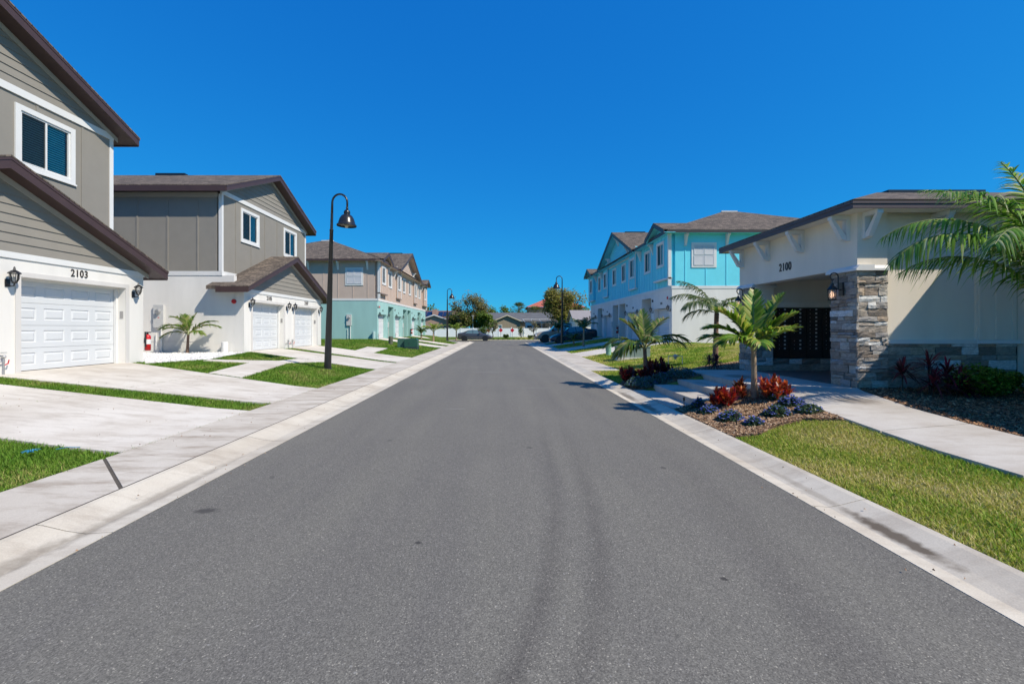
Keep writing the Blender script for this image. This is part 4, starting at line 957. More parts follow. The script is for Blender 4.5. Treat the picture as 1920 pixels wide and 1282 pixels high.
def palm(name, label, loc, crown_z, lean, trunk_r, fronds, cols, rcol, trunk_col, shaft=None, seed=1, group=None):
    rnd = random.Random(seed); t = thing(name, label, 'palm tree', loc, 0, group)
    lx, ly = lean; n = 10
    pts = [(lx*(i/n)**1.5, ly*(i/n)**1.5, -.06+(crown_z+.06)*i/n) for i in range(n+1)]
    r0, r1 = trunk_r; rad = [r0+(r1-r0)*min(1,(i/n)*1.4)+(.12*r0 if i == 0 else 0) for i in range(n+1)]
    tb = MB()
    N_ = 34
    P = [Vector(pts[0]).lerp(Vector(pts[-1]),0)]*0
    fine = []; fr = []
    for i in range(N_+1):
        f = i/N_*n; k = min(int(f), n-1); fine.append(Vector(pts[k]).lerp(Vector(pts[k+1]), f-k)); fr.append((rad[k]+(rad[k+1]-rad[k])*(f-k))*(1.05 if i % 2 else .98))
    tb.tube(fine, fr, 10); tb.build('trunk', trunk_col, t, smooth=True)
    if shaft:
        c = Vector(pts[-1]); MB().tube([c-Vector((0,0,.03)), c+Vector((0,0,shaft[1]*.35)), c+Vector((0,0,shaft[1]))], [shaft[0], shaft[0]*1.05, shaft[0]*.45], 10).build('crownshaft', shaft[2], t, smooth=True)
    for f in fronds:
        f = dict(f); zoff = f.pop('z', 0.); lb = LB()
        frond(lb, rnd, rcol=rcol, cols=cols, **f); lb.build('frond', t, (pts[-1][0], pts[-1][1], crown_z+zoff))
    return t
TRK = plain('palm_trunk_tan', (.30,.22,.145), .85, .35, 14, 40, .6); TRK2 = plain('palm_trunk_brown', (.20,.12,.085), .85, .35, 14, 40, .6); SHAFT = plain('crownshaft_green', (.30,.33,.16), .5, .25, 9)
PC = [(.09,.20,.018),(.13,.26,.022),(.18,.32,.03),(.25,.37,.035),(.35,.40,.05),(.50,.46,.12)]
PD = [(.030,.085,.015),(.040,.11,.018),(.055,.13,.022),(.09,.15,.03),(.16,.17,.06)]
A = lambda az, e0, e1, L_, n=26, ll=.42, lw=.024, **k: dict(az=R(az), e0=R(e0), e1=R(e1), length=L_, nleaf=n, ll=ll, lw=lw, **k)
# the palm in the bed by the steps (broad, upright leaflets)
palm('christmas_palm', 'young palm with broad bright fronds among red crotons beside the steps', (4.66,8.35,terrain(4.66,8.35)), .90, (.0,.02), (.062,.042),
     [A(172,52,-14,.98,32,.40,.026,droop=.4), A(200,36,-30,.82,30,.38,.026,droop=.5), A(135,66,22,1.05,32,.42,.026,droop=.3), A(12,66,46,1.22,32,.36,.026,droop=.18), A(-8,38,14,.86,30,.36,.026,droop=.35),
      A(80,60,10,.95,30,.40,.026,droop=.3), A(-70,56,0,.75,22,.38,.034), A(-150,44,-25,.8,24,.38,.026,droop=.6), A(-35,62,32,.82,24,.36,.026,droop=.3), A(60,80,62,1.15,24,.34,.032,droop=.1), A(160,38,-25,.95,32,.40,.026,droop=.5), A(185,66,15,1.05,32,.42,.026,droop=.3), A(-20,54,30,.95,30,.38,.026,droop=.3), A(100,72,36,1.05,30,.4,.026,droop=.3), A(-110,38,-30,.75,22,.36,.032,droop=.6)],
     PC, (.30,.33,.12), TRK, (.055,.30,SHAFT), 3)
palm('christmas_palm', 'palm with arching fronds over dark maroon crotons at the far side of the steps', (3.98,12.45,terrain(3.98,12.45)), .88, (-.02,.03), (.075,.05),
     [A(175,40,-45,1.15,30,.44,.030,droop=.7), A(5,45,-40,1.35,32,.44,.030,droop=.7), A(35,62,10,1.35,32,.44,.030,droop=.3), A(120,75,40,1.1,30,.42,.030,droop=.3), A(160,66,30,1.05,28,.42,.030,droop=.3), A(-90,50,-20,.9,28,.42,.030,droop=.6),
      A(-150,35,-55,1.1,30,.42,.030,droop=.8), A(-30,40,-40,1.1,30,.42,.030,droop=.7), A(90,85,65,1.1,18,.34,.024,droop=.15), A(205,20,-50,1.0,28,.40,.030,droop=.8)],
     [(.08,.16,.022),(.115,.20,.03),(.16,.24,.04),(.23,.27,.06),(.30,.27,.10)], (.30,.30,.12), TRK2, (.055,.28,SHAFT), 5)
palm('feather_palm', 'feathery palm leaning out from behind the far stone pier', (7.75,16.4,terrain(7.75,16.4)), 1.72, (.05,0), (.10,.08),
     [A(180,55,-30,1.95,60,.44,.020,droop=.8,vee=.2), A(168,70,5,1.9,60,.44,.020,droop=.8,vee=.2), A(200,45,-45,1.7,50,.42,.020,droop=.9,vee=.2), A(120,60,-10,1.4,50,.42,.020,droop=.8), A(80,60,-20,1.4,46,.42,.020,droop=.8),
      A(-120,45,-40,1.2,46,.40,.020,droop=.9), A(-60,50,-30,1.1,46,.40,.020,droop=.8), A(150,25,-55,1.2,46,.40,.020,droop=.9), A(20,60,-10,1.2,46,.40,.020,droop=.8)],
     [(.06,.115,.03),(.085,.15,.04),(.12,.18,.05),(.20,.235,.11),(.32,.34,.20)], (.20,.24,.09), TRK2, (.07,.25,SHAFT), 8)
# the big palm at the right edge
palm('queen_palm', 'large feathery palm arching in from the right edge before the mail building', (8.95,7.4,terrain(8.95,7.4)), 1.4, (.05,-.05), (.13,.10),
     [A(180,70,-52,3.5,86,.52,.018,droop=.95,vee=.05,fwd=.5), A(172,78,-38,3.5,80,.54,.018,droop=.9,vee=.1,fwd=.5), A(188,84,-14,3.3,74,.54,.018,droop=.8,vee=.15,fwd=.5), A(205,74,-42,3.0,70,.52,.018,droop=.95,vee=.1,fwd=.5),
      A(165,88,0,3.2,70,.52,.018,droop=.7,vee=.2,fwd=.5), A(-20,72,-30,2.6,44,.5,.018,droop=.9), A(-60,76,-10,2.7,44,.5,.018,droop=.9), A(-100,70,-30,2.6,50,.5,.018,droop=.9), A(40,76,-20,2.6,44,.5,.018,droop=.9), A(20,88,45,2.7,44,.42,.018,droop=.5), A(196,86,25,2.9,66,.52,.018,droop=.6,vee=.2), A(160,68,-40,2.6,66,.5,.018,droop=.9,vee=.1,fwd=.5)],
     [(.07,.19,.02),(.11,.26,.025),(.16,.33,.03),(.23,.39,.05),(.33,.44,.09),(.55,.58,.28)], (.22,.27,.09), TRK2, (.09,.35,SHAFT), 21)
palm('christmas_palm', 'small palm standing in white rock against the side wall of the second taupe duplex', (-12.75,18.55,.61), .78, (.02,.02), (.062,.045),
     [A(180,50,-38,1.25,22,.40,.028,droop=.6), A(165,70,-5,1.25,22,.42,.028,droop=.4), A(5,42,-25,1.35,22,.40,.028,droop=.6), A(20,52,-5,1.2,22,.4,.028,droop=.5), A(140,75,20,1.1,20,.4,.028,droop=.3), A(200,25,-50,1.0,20,.36,.028,droop=.7), A(-20,30,-40,.9,18,.34,.028,droop=.7), A(-90,60,-10,.8,16,.36,.028), A(-140,45,-30,.9,18,.36,.028), A(60,80,55,1.0,16,.3,.024)],
     [(.07,.15,.016),(.095,.185,.02),(.135,.22,.028),(.20,.25,.05),(.26,.25,.09)], (.26,.28,.10), TRK2, (.05,.2,SHAFT), 31)
SMALL = lambda s, k: [A(az+s*17, 45+12*((i+s)%4), -30+10*((i*3+s)%5), (1.25+.12*((i+s)%3))*k, 20, .44*k, .034*k, droop=.6) for i, az in enumerate((0,45,90,135,180,225,270,315,20,200))]
palm('christmas_palm', 'small yellow green palm on the left verge nearest the green utility box', (-6.9,47.0,terrain(-6.9,47)), 1.0, (0,0), (.10,.07), SMALL(0,1.05), PC, (.3,.3,.1), TRK, (.06,.3,SHAFT), 41)
palm('christmas_palm', 'bushy dark palm low beside the far corner of the teal townhouses', (-8.6,49.5,terrain(-8.6,49.5)), .55, (0,0), (.10,.07), SMALL(2,.9), PD, (.2,.22,.08), TRK, None, 42)
palm('christmas_palm', 'small palm just right of the far left lamp post', (-5.6,58.0,terrain(-8,58)), 1.2, (0,0), (.10,.07), SMALL(1,1.05), PC, (.3,.3,.1), TRK, (.06,.3,SHAFT), 43)
palm('christmas_palm', 'dark green palm on the right verge in front of the parked dark car', (6.3,34.4,terrain(6.3,34.4)), 1.25, (.02,0), (.085,.06), SMALL(3,1.05), PD, (.2,.25,.08), TRK, (.06,.3,SHAFT), 44)
palm('christmas_palm', 'leaning dark palm between the lamp post and the tan pickup', (6.0,46.6,terrain(6.0,46.6)), 1.15, (-.05,0), (.085,.06), SMALL(5,1.3), PD, (.2,.25,.08), TRK, (.06,.3,SHAFT), 45)
palm('christmas_palm', 'low palm clump at the foot of the dark parked car', (6.2,38.4,terrain(6.2,38.4)), .35, (0,0), (.085,.06), SMALL(6,.75), PD, (.2,.25,.08), TRK, None, 46)

# ------------------------------------------------------------------ bed plants
def rosette(lb, rnd, c, n, ll, lw, cols, e_lo, e_hi, droop, stem=None):
    c = Vector(c)
    for k in range(n):
        az = rnd.uniform(0,6.283); e = R(rnd.uniform(e_lo, e_hi)); L_ = ll*rnd.uniform(.7,1.2); d = Vector((math.cos(az)*math.cos(e), math.sin(az)*math.cos(e), math.sin(e)))
        sv = Vector((-math.sin(az), math.cos(az), 0)); nv = sv.cross(d)*-1
        col = cols[int(rnd.random()*len(cols))]; br = rnd.uniform(.7,1.3); col = tuple(x*br for x in col)
        o = c+Vector((0,0,rnd.uniform(-.3,.1)*ll)); P = [o+d*(L_*u)+Vector((0,0,-droop*L_*u*u)) for u in (0,.3,.65,1)]
        lb.strip(P, sv, [lw*.5, lw, lw*.85, 0], col, .35, Vector((0,0,1)))
def croton(label, xy, w_, h_, cols, seed, stems=9, group='crotons in the beds'):
    rnd = random.Random(seed); t = thing('croton_plant', label, 'plant', (xy[0],xy[1],terrain(*xy)), 0, group); lb = LB(); sb = MB()
    for i in range(stems):
        a = rnd.uniform(0,6.283); r = w_/2*math.sqrt(rnd.random())*.85; hh = h_*rnd.uniform(.5,.95)*(1-.35*(2*r/w_)**2); x, y = r*math.cos(a), r*math.sin(a)
        sb.tube([(x*.4,y*.4,-.02),(x*.8,y*.8,hh*.5),(x,y,hh*.8)], .007, 5)
        for z in (.35,.6,.85): rosette(lb, rnd, (x*(.6+.4*z),y*(.6+.4*z),hh*z), 10, .165, .019, cols, 25, 85, .10)
    lb.build('leaves', t); sb.build('stems', SOIL, t)
RC = [(.42,.025,.015),(.55,.06,.02),(.30,.02,.02),(.60,.13,.03),(.16,.012,.018)]; OC = [(.55,.15,.03),(.45,.06,.02),(.28,.04,.02),(.60,.22,.06)]; MC = [(.13,.012,.018),(.20,.02,.024),(.085,.012,.016),(.27,.045,.03)]
croton('bright red croton left of the near palm trunk', (4.02,8.2), .52, .42, RC, 1, 12)
croton('large orange red croton just right of the near palm trunk', (4.82,8.0), .60, .48, RC+OC, 2, 15)
croton('small orange croton behind the near palm trunk', (4.5,8.5), .34, .36, OC, 3, 7)
croton('small maroon croton by the footpath edge', (5.0,8.35), .34, .30, MC+RC[:1], 4, 7, )
croton('maroon croton at the left end of the row under the far palm', (3.62,12.75), .75, .50, MC, 5, 16)
croton('maroon croton in front of the far palm trunk', (3.95,12.2), .72, .48, MC, 6, 16)
croton('maroon croton at the right of the row under the far palm', (4.5,12.9), 1.0, .55, MC, 7, 22)
def mound(label, xy, w_, h_, flowers, seed, cols=None):
    rnd = random.Random(seed); t = thing('flowering_groundcover', label, 'flowers', (xy[0],xy[1],terrain(*xy)), 0, 'blue flowering mounds'); lb = LB(); fb = LB()
    cols = cols or [(.07,.14,.06),(.10,.17,.09),(.05,.10,.045),(.14,.20,.12)]
    for i in range(int(900*w_)):
        a = rnd.uniform(0,6.283); r = w_/2*math.sqrt(rnd.random()); z = h_*(1-(2*r/w_)**2)*rnd.uniform(.35,1.0); c = (r*math.cos(a), r*math.sin(a), z)
        rosette(lb, rnd, c, 3, .045, .011, cols, -10, 70, .1)
        if rnd.random() < flowers and z > .4*h_*(1-(2*r/w_)**2):
            rosette(fb, rnd, (c[0],c[1],c[2]+.035), 5, .020, .010, [(.13,.18,.62),(.20,.26,.72),(.30,.36,.80)], 5, 35, 0)
    lb.build('leaves', t)
    if fb.V: fb.build('blossoms', t)
mound('blue flowering mound left of the mulch front beside the kerb', (3.78,7.45), .42, .15, .25, 11)
mound('greyish little mound nearest the kerb and the grass', (3.9,6.98), .30, .12, .25, 12)
mound('blue flowering mound in front of the near palm trunk', (4.42,7.25), .42, .16, .25, 13)
mound('dense violet blue mound on the footpath edge', (4.88,7.62), .40, .14, .5, 14); mound('grey green mound nearest the footpath corner', (4.86,7.15), .40, .13, .15, 15)
mound('teal mound at the near end of the lowest step', (3.72,8.55), .26, .18, .35, 16); mound('low teal mound below the lowest step', (3.72,8.1), .34, .12, .3, 17); mound('pale green mound between the large croton and the footpath', (4.9,8.05), .34, .2, .25, 22)
BG = [(.10,.20,.15),(.15,.27,.21),(.07,.14,.10),(.20,.32,.27)]
for lab, xy, w_ in (('blue green mound at the kerb corner of the far bed', (3.62,12.05), .55), ('blue green mound beside the landing slab', (3.78,11.75), .65), ('blue green mound in front of the far palm trunk', (4.15,11.85), .62), ('blue green mound beside the second step in the far bed', (4.72,11.9), .75)):
    mound(lab, xy, w_*1.15, .24, .12, int(xy[1]*100), BG)
def cordyline(label, xy, heads, cols, seed, ll=.42):
    rnd = random.Random(seed); t = thing('ti_plant', label, 'plant', (xy[0],xy[1],terrain(*xy)), 0, 'dark ti plants'); lb = LB(); sb = MB()
    for (x, y, z) in heads:
        sb.tube([(x*.6,y*.6,-.03),(x*.8,y*.8,z*.5),(x,y,z)], .012, 5); rosette(lb, rnd, (x,y,z), 46, ll, .017, cols, -25, 85, .35)
    lb.build('leaves', t); sb.build('stems', SOIL, t)
DC = [(.09,.018,.026),(.14,.025,.035),(.06,.016,.02),(.22,.035,.05)]
cordyline('dark maroon ti plant nearest the stone pier', (7.38,8.35), [(0,0,.42)], DC, 1)
cordyline('tall dark maroon ti plant with reddish top before the stone base', (7.78,8.25), [(0,0,.55),(-.12,-.2,.24)], DC+[(.2,.025,.05)], 2)
cordyline('dark red ti plant at the right of the trio before the stone base', (8.05,8.2), [(0,0,.4),(.24,.02,.28),(.0,-.25,.2)], DC+[(.25,.02,.05)], 3)
cordyline('dark ti plant at the foot of the feathery palm', (6.2,13.5), [(0,0,.3),(.25,.1,.25)], DC, 4)
def shrub(label, xy, w_, h_, seed, cols, n=1500, cat='shrub', name='shrub', ls=.05, loc=None, group='shrubs'):
    rnd = random.Random(seed); t = thing(name, label, cat, loc or (xy[0],xy[1],terrain(*xy)), 0, group); lb = LB(); sb = MB()
    lobes = [(rnd.uniform(-.3,.3)*w_, rnd.uniform(-.3,.3)*w_, rnd.uniform(.35,.7)*h_, rnd.uniform(.22,.36)) for _ in range(7)]
    for (x, y, z, r) in lobes: sb.tube([(0,0,-.03),(x*.5,y*.5,z*.5),(x,y,z)], .012*max(1,h_), 5)
    for i in range(n):
        x, y, z, r = lobes[i % 7]; d = Vector((rnd.gauss(0,1),rnd.gauss(0,1),rnd.gauss(0,1))).normalized()*rnd.random()**.4
        rosette(lb, rnd, (x+d.x*r*w_, y+d.y*r*w_, max(.04,z+d.z*r*h_*1.1)), 2, ls, ls*.4, cols, -30, 70, .2)
    lb.build('leaves', t); sb.build('stems', SOIL, t)
GS = [(.08,.18,.018),(.12,.25,.024),(.18,.33,.03),(.055,.12,.018),(.30,.42,.05)]
shrub('round green shrub with yellowish tips below the stone base', (8.5,8.15), .95, .55, 5, GS, 1900)
shrub('small green shrub at the right edge beside the palm trunk', (9.1,8.1), .6, .45, 6, GS, 1000)
for i, (x, y) in enumerate(((3.52,8.72),(3.66,7.05),(4.75,12.1))):
    t = thing('path_light', ['black garden stake light by the landing slab','black garden stake light in the front of the mulch bed','black garden stake light beside the far bed steps'][i], 'garden light', (x,y,terrain(x,y)), 0, 'garden stake lights')
    MB().tube([(0,0,-.05),(.0,0,.16)], .008, 6).build('stake', BLACK, t); MB().lathe([(.014,.15),(.02,.16),(.02,.21),(.012,.22)], 8).build('lamp_head', BLACK, t)

# ------------------------------------------------------------------ service boxes, extinguisher
UG = plain('utility_green', (.020,.085,.060), .5, .12, 4); UG2 = plain('utility_base', (.02,.045,.05), .6)
t = thing('utility_box', 'dark green utility transformer box on the left lawn', 'utility box', (-6.45,32.6,terrain(-6.45,32.6)))
b = MB(); b.prism([(-.35,-.35,.10),(.55,-.35,.10),(.55,-.35,.62),(.45,-.35,.70),(-.25,-.35,.70),(-.35,-.35,.62)], (0,.75,0)); b.build('cabinet', UG, t); MB().box(-.33,.56,-.38,.42,-.1,.12).build('base', UG2, t)
MB().prism([(-.88,-.15,-.05),(-.37,-.15,-.05),(-.37,-.15,.66),(-.45,-.15,.70),(-.82,-.15,.70),(-.88,-.15,.62)], (0,.55,0)).build('side_cabinet', plain('utility_green_pale', (.05,.13,.10), .5), t); MB().box(-.06,.02,-.36,-.351,.3,.42).build('latch', UG2, t)
def pedestal(label, xy, r, h, mat):
    t = thing('cable_pedestal', label, 'utility box', (xy[0],xy[1],terrain(*xy)), 0, 'cable pedestals'); MB().lathe([(r,-.1),(r,h*.35),(r*1.04,h*.36),(r*1.04,h*.95),(r*.9,h),(r*.2,h*1.02)], 18).build('post', mat, t, smooth=False); MB().lathe([(r*1.08,h*.34),(r*1.08,h*.37)], 18).build('collar', mat, t)
pedestal('olive brown cable pedestal on the lawn before the teal townhouses', (-8.4,34.9), .16, .58, plain('olive_post', (.10,.11,.075), .7))
pedestal('pale green cable pedestal at the driveway corner on the right lawn', (5.85,24.6), .14, .66, plain('pale_green_post', (.22,.42,.30), .6))
t = thing('utility_box', 'grey green transformer box on the right lawn behind the far palm', 'utility box', (6.2,21.3,terrain(6.2,21.3)))
MB().box(-.72,.72,-.3,.5,-.05,.50).build('cabinet', plain('grey_green_box', (.20,.26,.22), .6), t); MB().box(-.80,.80,-.38,.58,-.2,.03).build('pad', M_CONC, t); MB().box(-.74,.74,-.32,.52,.501,.53).build('lid', plain('grey_green_box', (.2,.26,.22), .6), t); MB().box(-.01,.01,-.306,-.301,.05,.49).build('door_seam', UG2, t)
t = thing('backflow_pipe', 'brass backflow pipe loop standing on the right lawn', 'pipe', (6.5,16.9,terrain(6.5,16.9)))
MB().tube([(-.26,0,-.1),(-.26,0,.30),(.26,0,.30),(.26,0,-.1)], .018, 8).build('pipe', STEEL, t); b = MB(); b.lathe([(.05,-.07),(.065,-.03),(.065,.03),(.05,.07)], 10, (0,0,.30), 'x'); b.lathe([(.04,.18),(.05,.24),(.03,.37)], 10); b.build('valve_body', STEEL, t); MB().box(.05,.16,-.01,.01,.34,.36).build('valve_handle', BLACK, t)
def extinguisher(loc, rz, label, s=1.):
    t = thing('fire_extinguisher', label, 'fire extinguisher', loc, rz, 'fire extinguishers'); t.scale = (s,s,s)
    MB().lathe([(.05,.0),(.072,.01),(.072,.36),(.06,.40),(.025,.43)], 14, (0,-.09,0)).build('cylinder', RED, t, smooth=True); MB().lathe([(.02,.43),(.02,.47)], 8, (0,-.09,0)).build('valve', BLACK, t)
    MB().box(-.012,.012,-.19,-.05,.47,.495).build('handle', BLACK, t); MB().tube([(0,-.10,.46),(.07,-.12,.44),(.10,-.11,.33),(.095,-.09,.20)], .012, 6).build('hose', BLACK, t)
    MB().lathe([(.0735,.17),(.0735,.30)], 14, (0,-.09,0), cap=False).build('label', WHITE, t); MB().box(-.02,.02,-.02,.0,.1,.5).build('wall_hook', BLACK, t)
extinguisher((-10.80,13.84,.95), R(180), 'red fire extinguisher hung on the corner of the nearest taupe duplex', 1.15)
extinguisher((-10.6,53.9,1.0), R(90), 'red fire extinguisher on the front of the teal townhouses', 1.3)
extinguisher((10.56,40.65,1.2), R(-90), 'red fire extinguisher between the entries of the turquoise townhouses', 1.3)
tw = thing('twine_scrap', 'scrap of bright blue twine lying on the nearest left lawn', 'litter', (-5.55,5.38,terrain(-5.55,5.38)+.02))
rr = random.Random(4); b = MB()
for i in range(14):
    a = rr.uniform(0,6.28); L_ = rr.uniform(.04,.10); b.tube([(0,0,.02),(L_*.5*math.cos(a),L_*.5*math.sin(a),.05),(L_*math.cos(a),L_*math.sin(a),.035)], .0035, 4)
b.build('twine', plain('blue_twine', (.02,.22,.42), .5), tw); MB().tube([(.2,.1,.03),(.3,.14,.045),(.4,.2,.03)], .004, 4).build('twine_strand', plain('blue_twine', (.02,.22,.42), .5), tw)

# ------------------------------------------------------------------ vehicles (local: x forward, origin on the ground)
def vehicle(name, label, cat, loc, rz, pitch, paint, st, Wd, wheels, wr, glassp, lamps, extra=None):
    t = thing(name, label, cat, loc, rz); t.rotation_euler = (0, -pitch, rz)
    b = MB(); ring = []
    for (x, zb, zbelt, zroof, wb, wt) in st:      # half section, bottom centre to top centre
        half = [(0,zb),(wb*.86,zb),(wb*.98,zb+.10),(wb,(zb+zbelt)/2+.05),(wb*.985,zbelt-.05),(wb*.955,zbelt),(wt+(wb*.955-wt)*.1,zbelt+(zroof-zbelt)*.85),(wt*.93,zroof-.01*(zroof>zbelt+.1)),(wt*.5,zroof+.015),(0,zroof+.02)]
        ring.append([(x, y*Wd/2, z) for y, z in half]+[(x, -y*Wd/2, z) for y, z in half[-2:0:-1]])
    n = len(ring[0]); vs = [p for r in ring for p in r]
    fs = [(i*n+k, i*n+(k+1)%n, (i+1)*n+(k+1)%n, (i+1)*n+k) for i in range(len(ring)-1) for k in range(n)]+[tuple(range(n-1,-1,-1)), tuple(range((len(ring)-1)*n, len(ring)*n))]
    b.add(vs, fs); smooth_by_angle(b.build('body', paint, t), 32)
    for poly, nm in glassp:
        P = [Vector(p) for p in poly]; nrm = (P[1]-P[0]).cross(P[2]-P[0]).normalized()
        c = sum(P, Vector())/len(P); 
        if nrm.dot(c-Vector((c.x*.6,0,.7))) < 0: nrm = -nrm
        MB().prism([p+nrm*.012 for p in P], nrm*.006).build(nm, M_CARGLASS, t)
    for (x, s_) in wheels:
        y = s_*(Wd/2-.10); w_ = link('wheel', None) if False else None
        tyre = MB().lathe([(wr*.62,-.10),(wr*.92,-.11),(wr,-.07),(wr,.07),(wr*.92,.11),(wr*.62,.10)], 20, (x,y,wr), 'y').build('wheel', plain('tyre', (.012,.012,.013), .8), t)
        rim = MB(); rim.lathe([(wr*.63,.085*s_),(wr*.60,.10*s_),(wr*.56,.06*s_)], 16, (x,y,wr), 'y', cap=False); rim.lathe([(wr*.16,.04*s_),(wr*.14,.09*s_)], 10, (x,y,wr), 'y')
        for k in range(5):
            a = k*2*math.pi/5; rim.tube([(x,y+.07*s_,wr),(x+wr*.6*math.cos(a),y+.08*s_,wr+wr*.6*math.sin(a))], wr*.075, 4)
        rim.build('rim', plain('alloy', (.35,.35,.36), .35, metal=.6), tyre); MB().lathe([(wr*.62,.02*s_),(wr*.1,.02*s_)], 12, (x,y,wr), 'y').build('brake_disc', BLACK, tyre)
        MB().lathe([(wr*1.18,-.02),(wr*1.18,.03)], 20, (x,s_*(Wd/2-.012),wr*1.02), 'y').build('wheel_arch', BLACK, t)
    for (x0,x1,y0,y1,z0,z1,nm,mt) in lamps: MB().box(x0,x1,y0,y1,z0,z1).build(nm, mt, t)
    if extra: extra(t)
    return t
HEADL = plain('headlamp', (.75,.77,.80), .15, .02, spec=.8); TAIL = plain('tail_lamp', (.35,.01,.01), .25); CHROME = plain('chrome', (.6,.6,.6), .15, metal=1.)
PAINT1 = plain('grey_blue_paint', (.045,.048,.060), .22, .05, 2, spec=.7); PAINT2 = plain('tan_paint', (.34,.285,.215), .3, .05, 2, spec=.6); PAINT3 = plain('navy_paint', (.016,.022,.036), .2, .05, 2, spec=.7)
SED = [(-2.28,.42,.80,.86,.80,.62),(-2.22,.30,.92,.99,.90,.74),(-1.95,.22,.95,1.04,.97,.76),(-1.45,.22,.95,1.13,1.0,.72),(-.80,.20,.94,1.40,1.0,.64),(-.25,.20,.93,1.45,1.0,.64),(.30,.20,.91,1.40,1.0,.64),(.62,.20,.90,1.24,1.0,.68),(1.05,.20,.88,.97,1.0,.76),(1.6,.22,.80,.86,.98,.74),(2.05,.24,.68,.74,.92,.68),(2.28,.32,.55,.60,.78,.55)]
def sed_glass(W2):
    g = []
    for s in (-1, 1):
        o = s*W2
        g.append(([(.62*1.0,o*.93,.93),(.33,o*.69,1.36),(-.22,o*.69,1.41),(-.22,o*.945,.95)], 'side_window')); g.append(([(-.28,o*.945,.95),(-.28,o*.69,1.41),(-.80,o*.69,1.36),(-1.25,o*.90,1.0)], 'side_window'))
    g.append(([(1.02,-W2*.70,.98),(1.02,W2*.70,.98),(.34,W2*.58,1.40),(.34,-W2*.58,1.40)], 'windscreen')); g.append(([(-1.5,-W2*.66,1.13),(-1.5,W2*.66,1.13),(-.82,W2*.58,1.41),(-.82,-W2*.58,1.41)], 'rear_window')); return g
sl = lambda W2: [(2.0,2.27,-W2*.82,-W2*.45,.56,.66,'headlight',HEADL),(2.0,2.27,W2*.45,W2*.82,.56,.66,'headlight',HEADL),(-2.26,-2.2,-W2*.8,-W2*.4,.72,.86,'tail_light',TAIL),(-2.26,-2.2,W2*.4,W2*.8,.72,.86,'tail_light',TAIL),(.5,.72,-W2*1.13,-W2*.98,.92,1.04,'door_mirror',PAINT1),(.5,.72,W2*.98,W2*1.13,.92,1.04,'door_mirror',PAINT1),(-1.0,1.0,-W2*1.003,-W2*.9,.30,.32,'sill_trim',CHROME)]
WH = [(-1.38,-1),(-1.38,1),(1.38,-1),(1.38,1)]
vehicle('sedan', 'dark grey sedan parked crosswise at the far end of the road', 'car', (-3.36,60.6,0), 0, 0, PAINT1, SED, 1.80, WH, .33, sed_glass(.90), sl(.90))
vehicle('sedan', 'dark navy car parked nose down on a right driveway behind the lamp post', 'car', (7.15,44.6,terrain(7.15,44.6)-.03), R(180), -R(5.6), PAINT3, SED, 1.80, WH, .34, sed_glass(.90), sl(.90))
PK = [(-2.9,.50,.98,1.0,.95,.9),(-2.85,.40,1.02,1.04,.98,.93),(-1.2,.40,1.04,1.06,1.0,.93),(-1.15,.40,1.10,1.86,1.0,.74),(-.4,.40,1.10,1.92,1.0,.76),(.35,.40,1.10,1.88,1.0,.74),(.65,.40,1.10,1.66,1.0,.78),(1.2,.40,1.10,1.22,1.0,.86),(2.3,.42,1.08,1.16,.98,.86),(2.7,.45,.95,1.05,.95,.84),(2.86,.52,.85,.95,.90,.78)]
def pk_extra(t):
    MB().box(-2.75,-1.35,-.75,.75,1.06,1.09).build('bed_cover', BLACK, t); MB().box(2.80,2.90,-.62,.62,.66,.93).build('grille', BLACK, t); MB().box(2.75,2.96,-.9,.9,.42,.60).build('bumper', plain('bumper', (.3,.25,.2), .4), t)
W2 = .97; pg = []
for s in (-1, 1): pg += [([(1.08,s*.92,1.14),(.42,s*.74,1.78),(-.28,s*.75,1.82),(-.28,s*.93,1.14)], 'side_window'), ([(-.34,s*.93,1.14),(-.34,s*.75,1.82),(-1.0,s*.74,1.78),(-1.0,s*.93,1.14)], 'side_window')]
pg += [([(1.18,-.80,1.23),(1.18,.80,1.23),(.40,.70,1.86),(.40,-.70,1.86)], 'windscreen')]
vehicle('pickup_truck', 'tan pickup truck parked on the farthest right driveway, facing the road', 'truck', (6.75,50.1,terrain(6.75,50.1)-.02), R(180), -R(5.6), PAINT2, PK, 1.95, [(-1.85,-1),(-1.85,1),(1.85,-1),(1.85,1)], .40, pg,
        [(2.72,2.88,-.92,-.6,.78,.95,'headlight',HEADL),(2.72,2.88,.6,.92,.78,.95,'headlight',HEADL),(-2.92,-2.86,-.95,-.75,.75,1.0,'tail_light',TAIL),(-2.92,-2.86,.75,.95,.75,1.0,'tail_light',TAIL),(.85,1.05,-1.15,-.98,1.15,1.36,'door_mirror',BLACK),(.85,1.05,.98,1.15,1.15,1.36,'door_mirror',BLACK)], pk_extra)

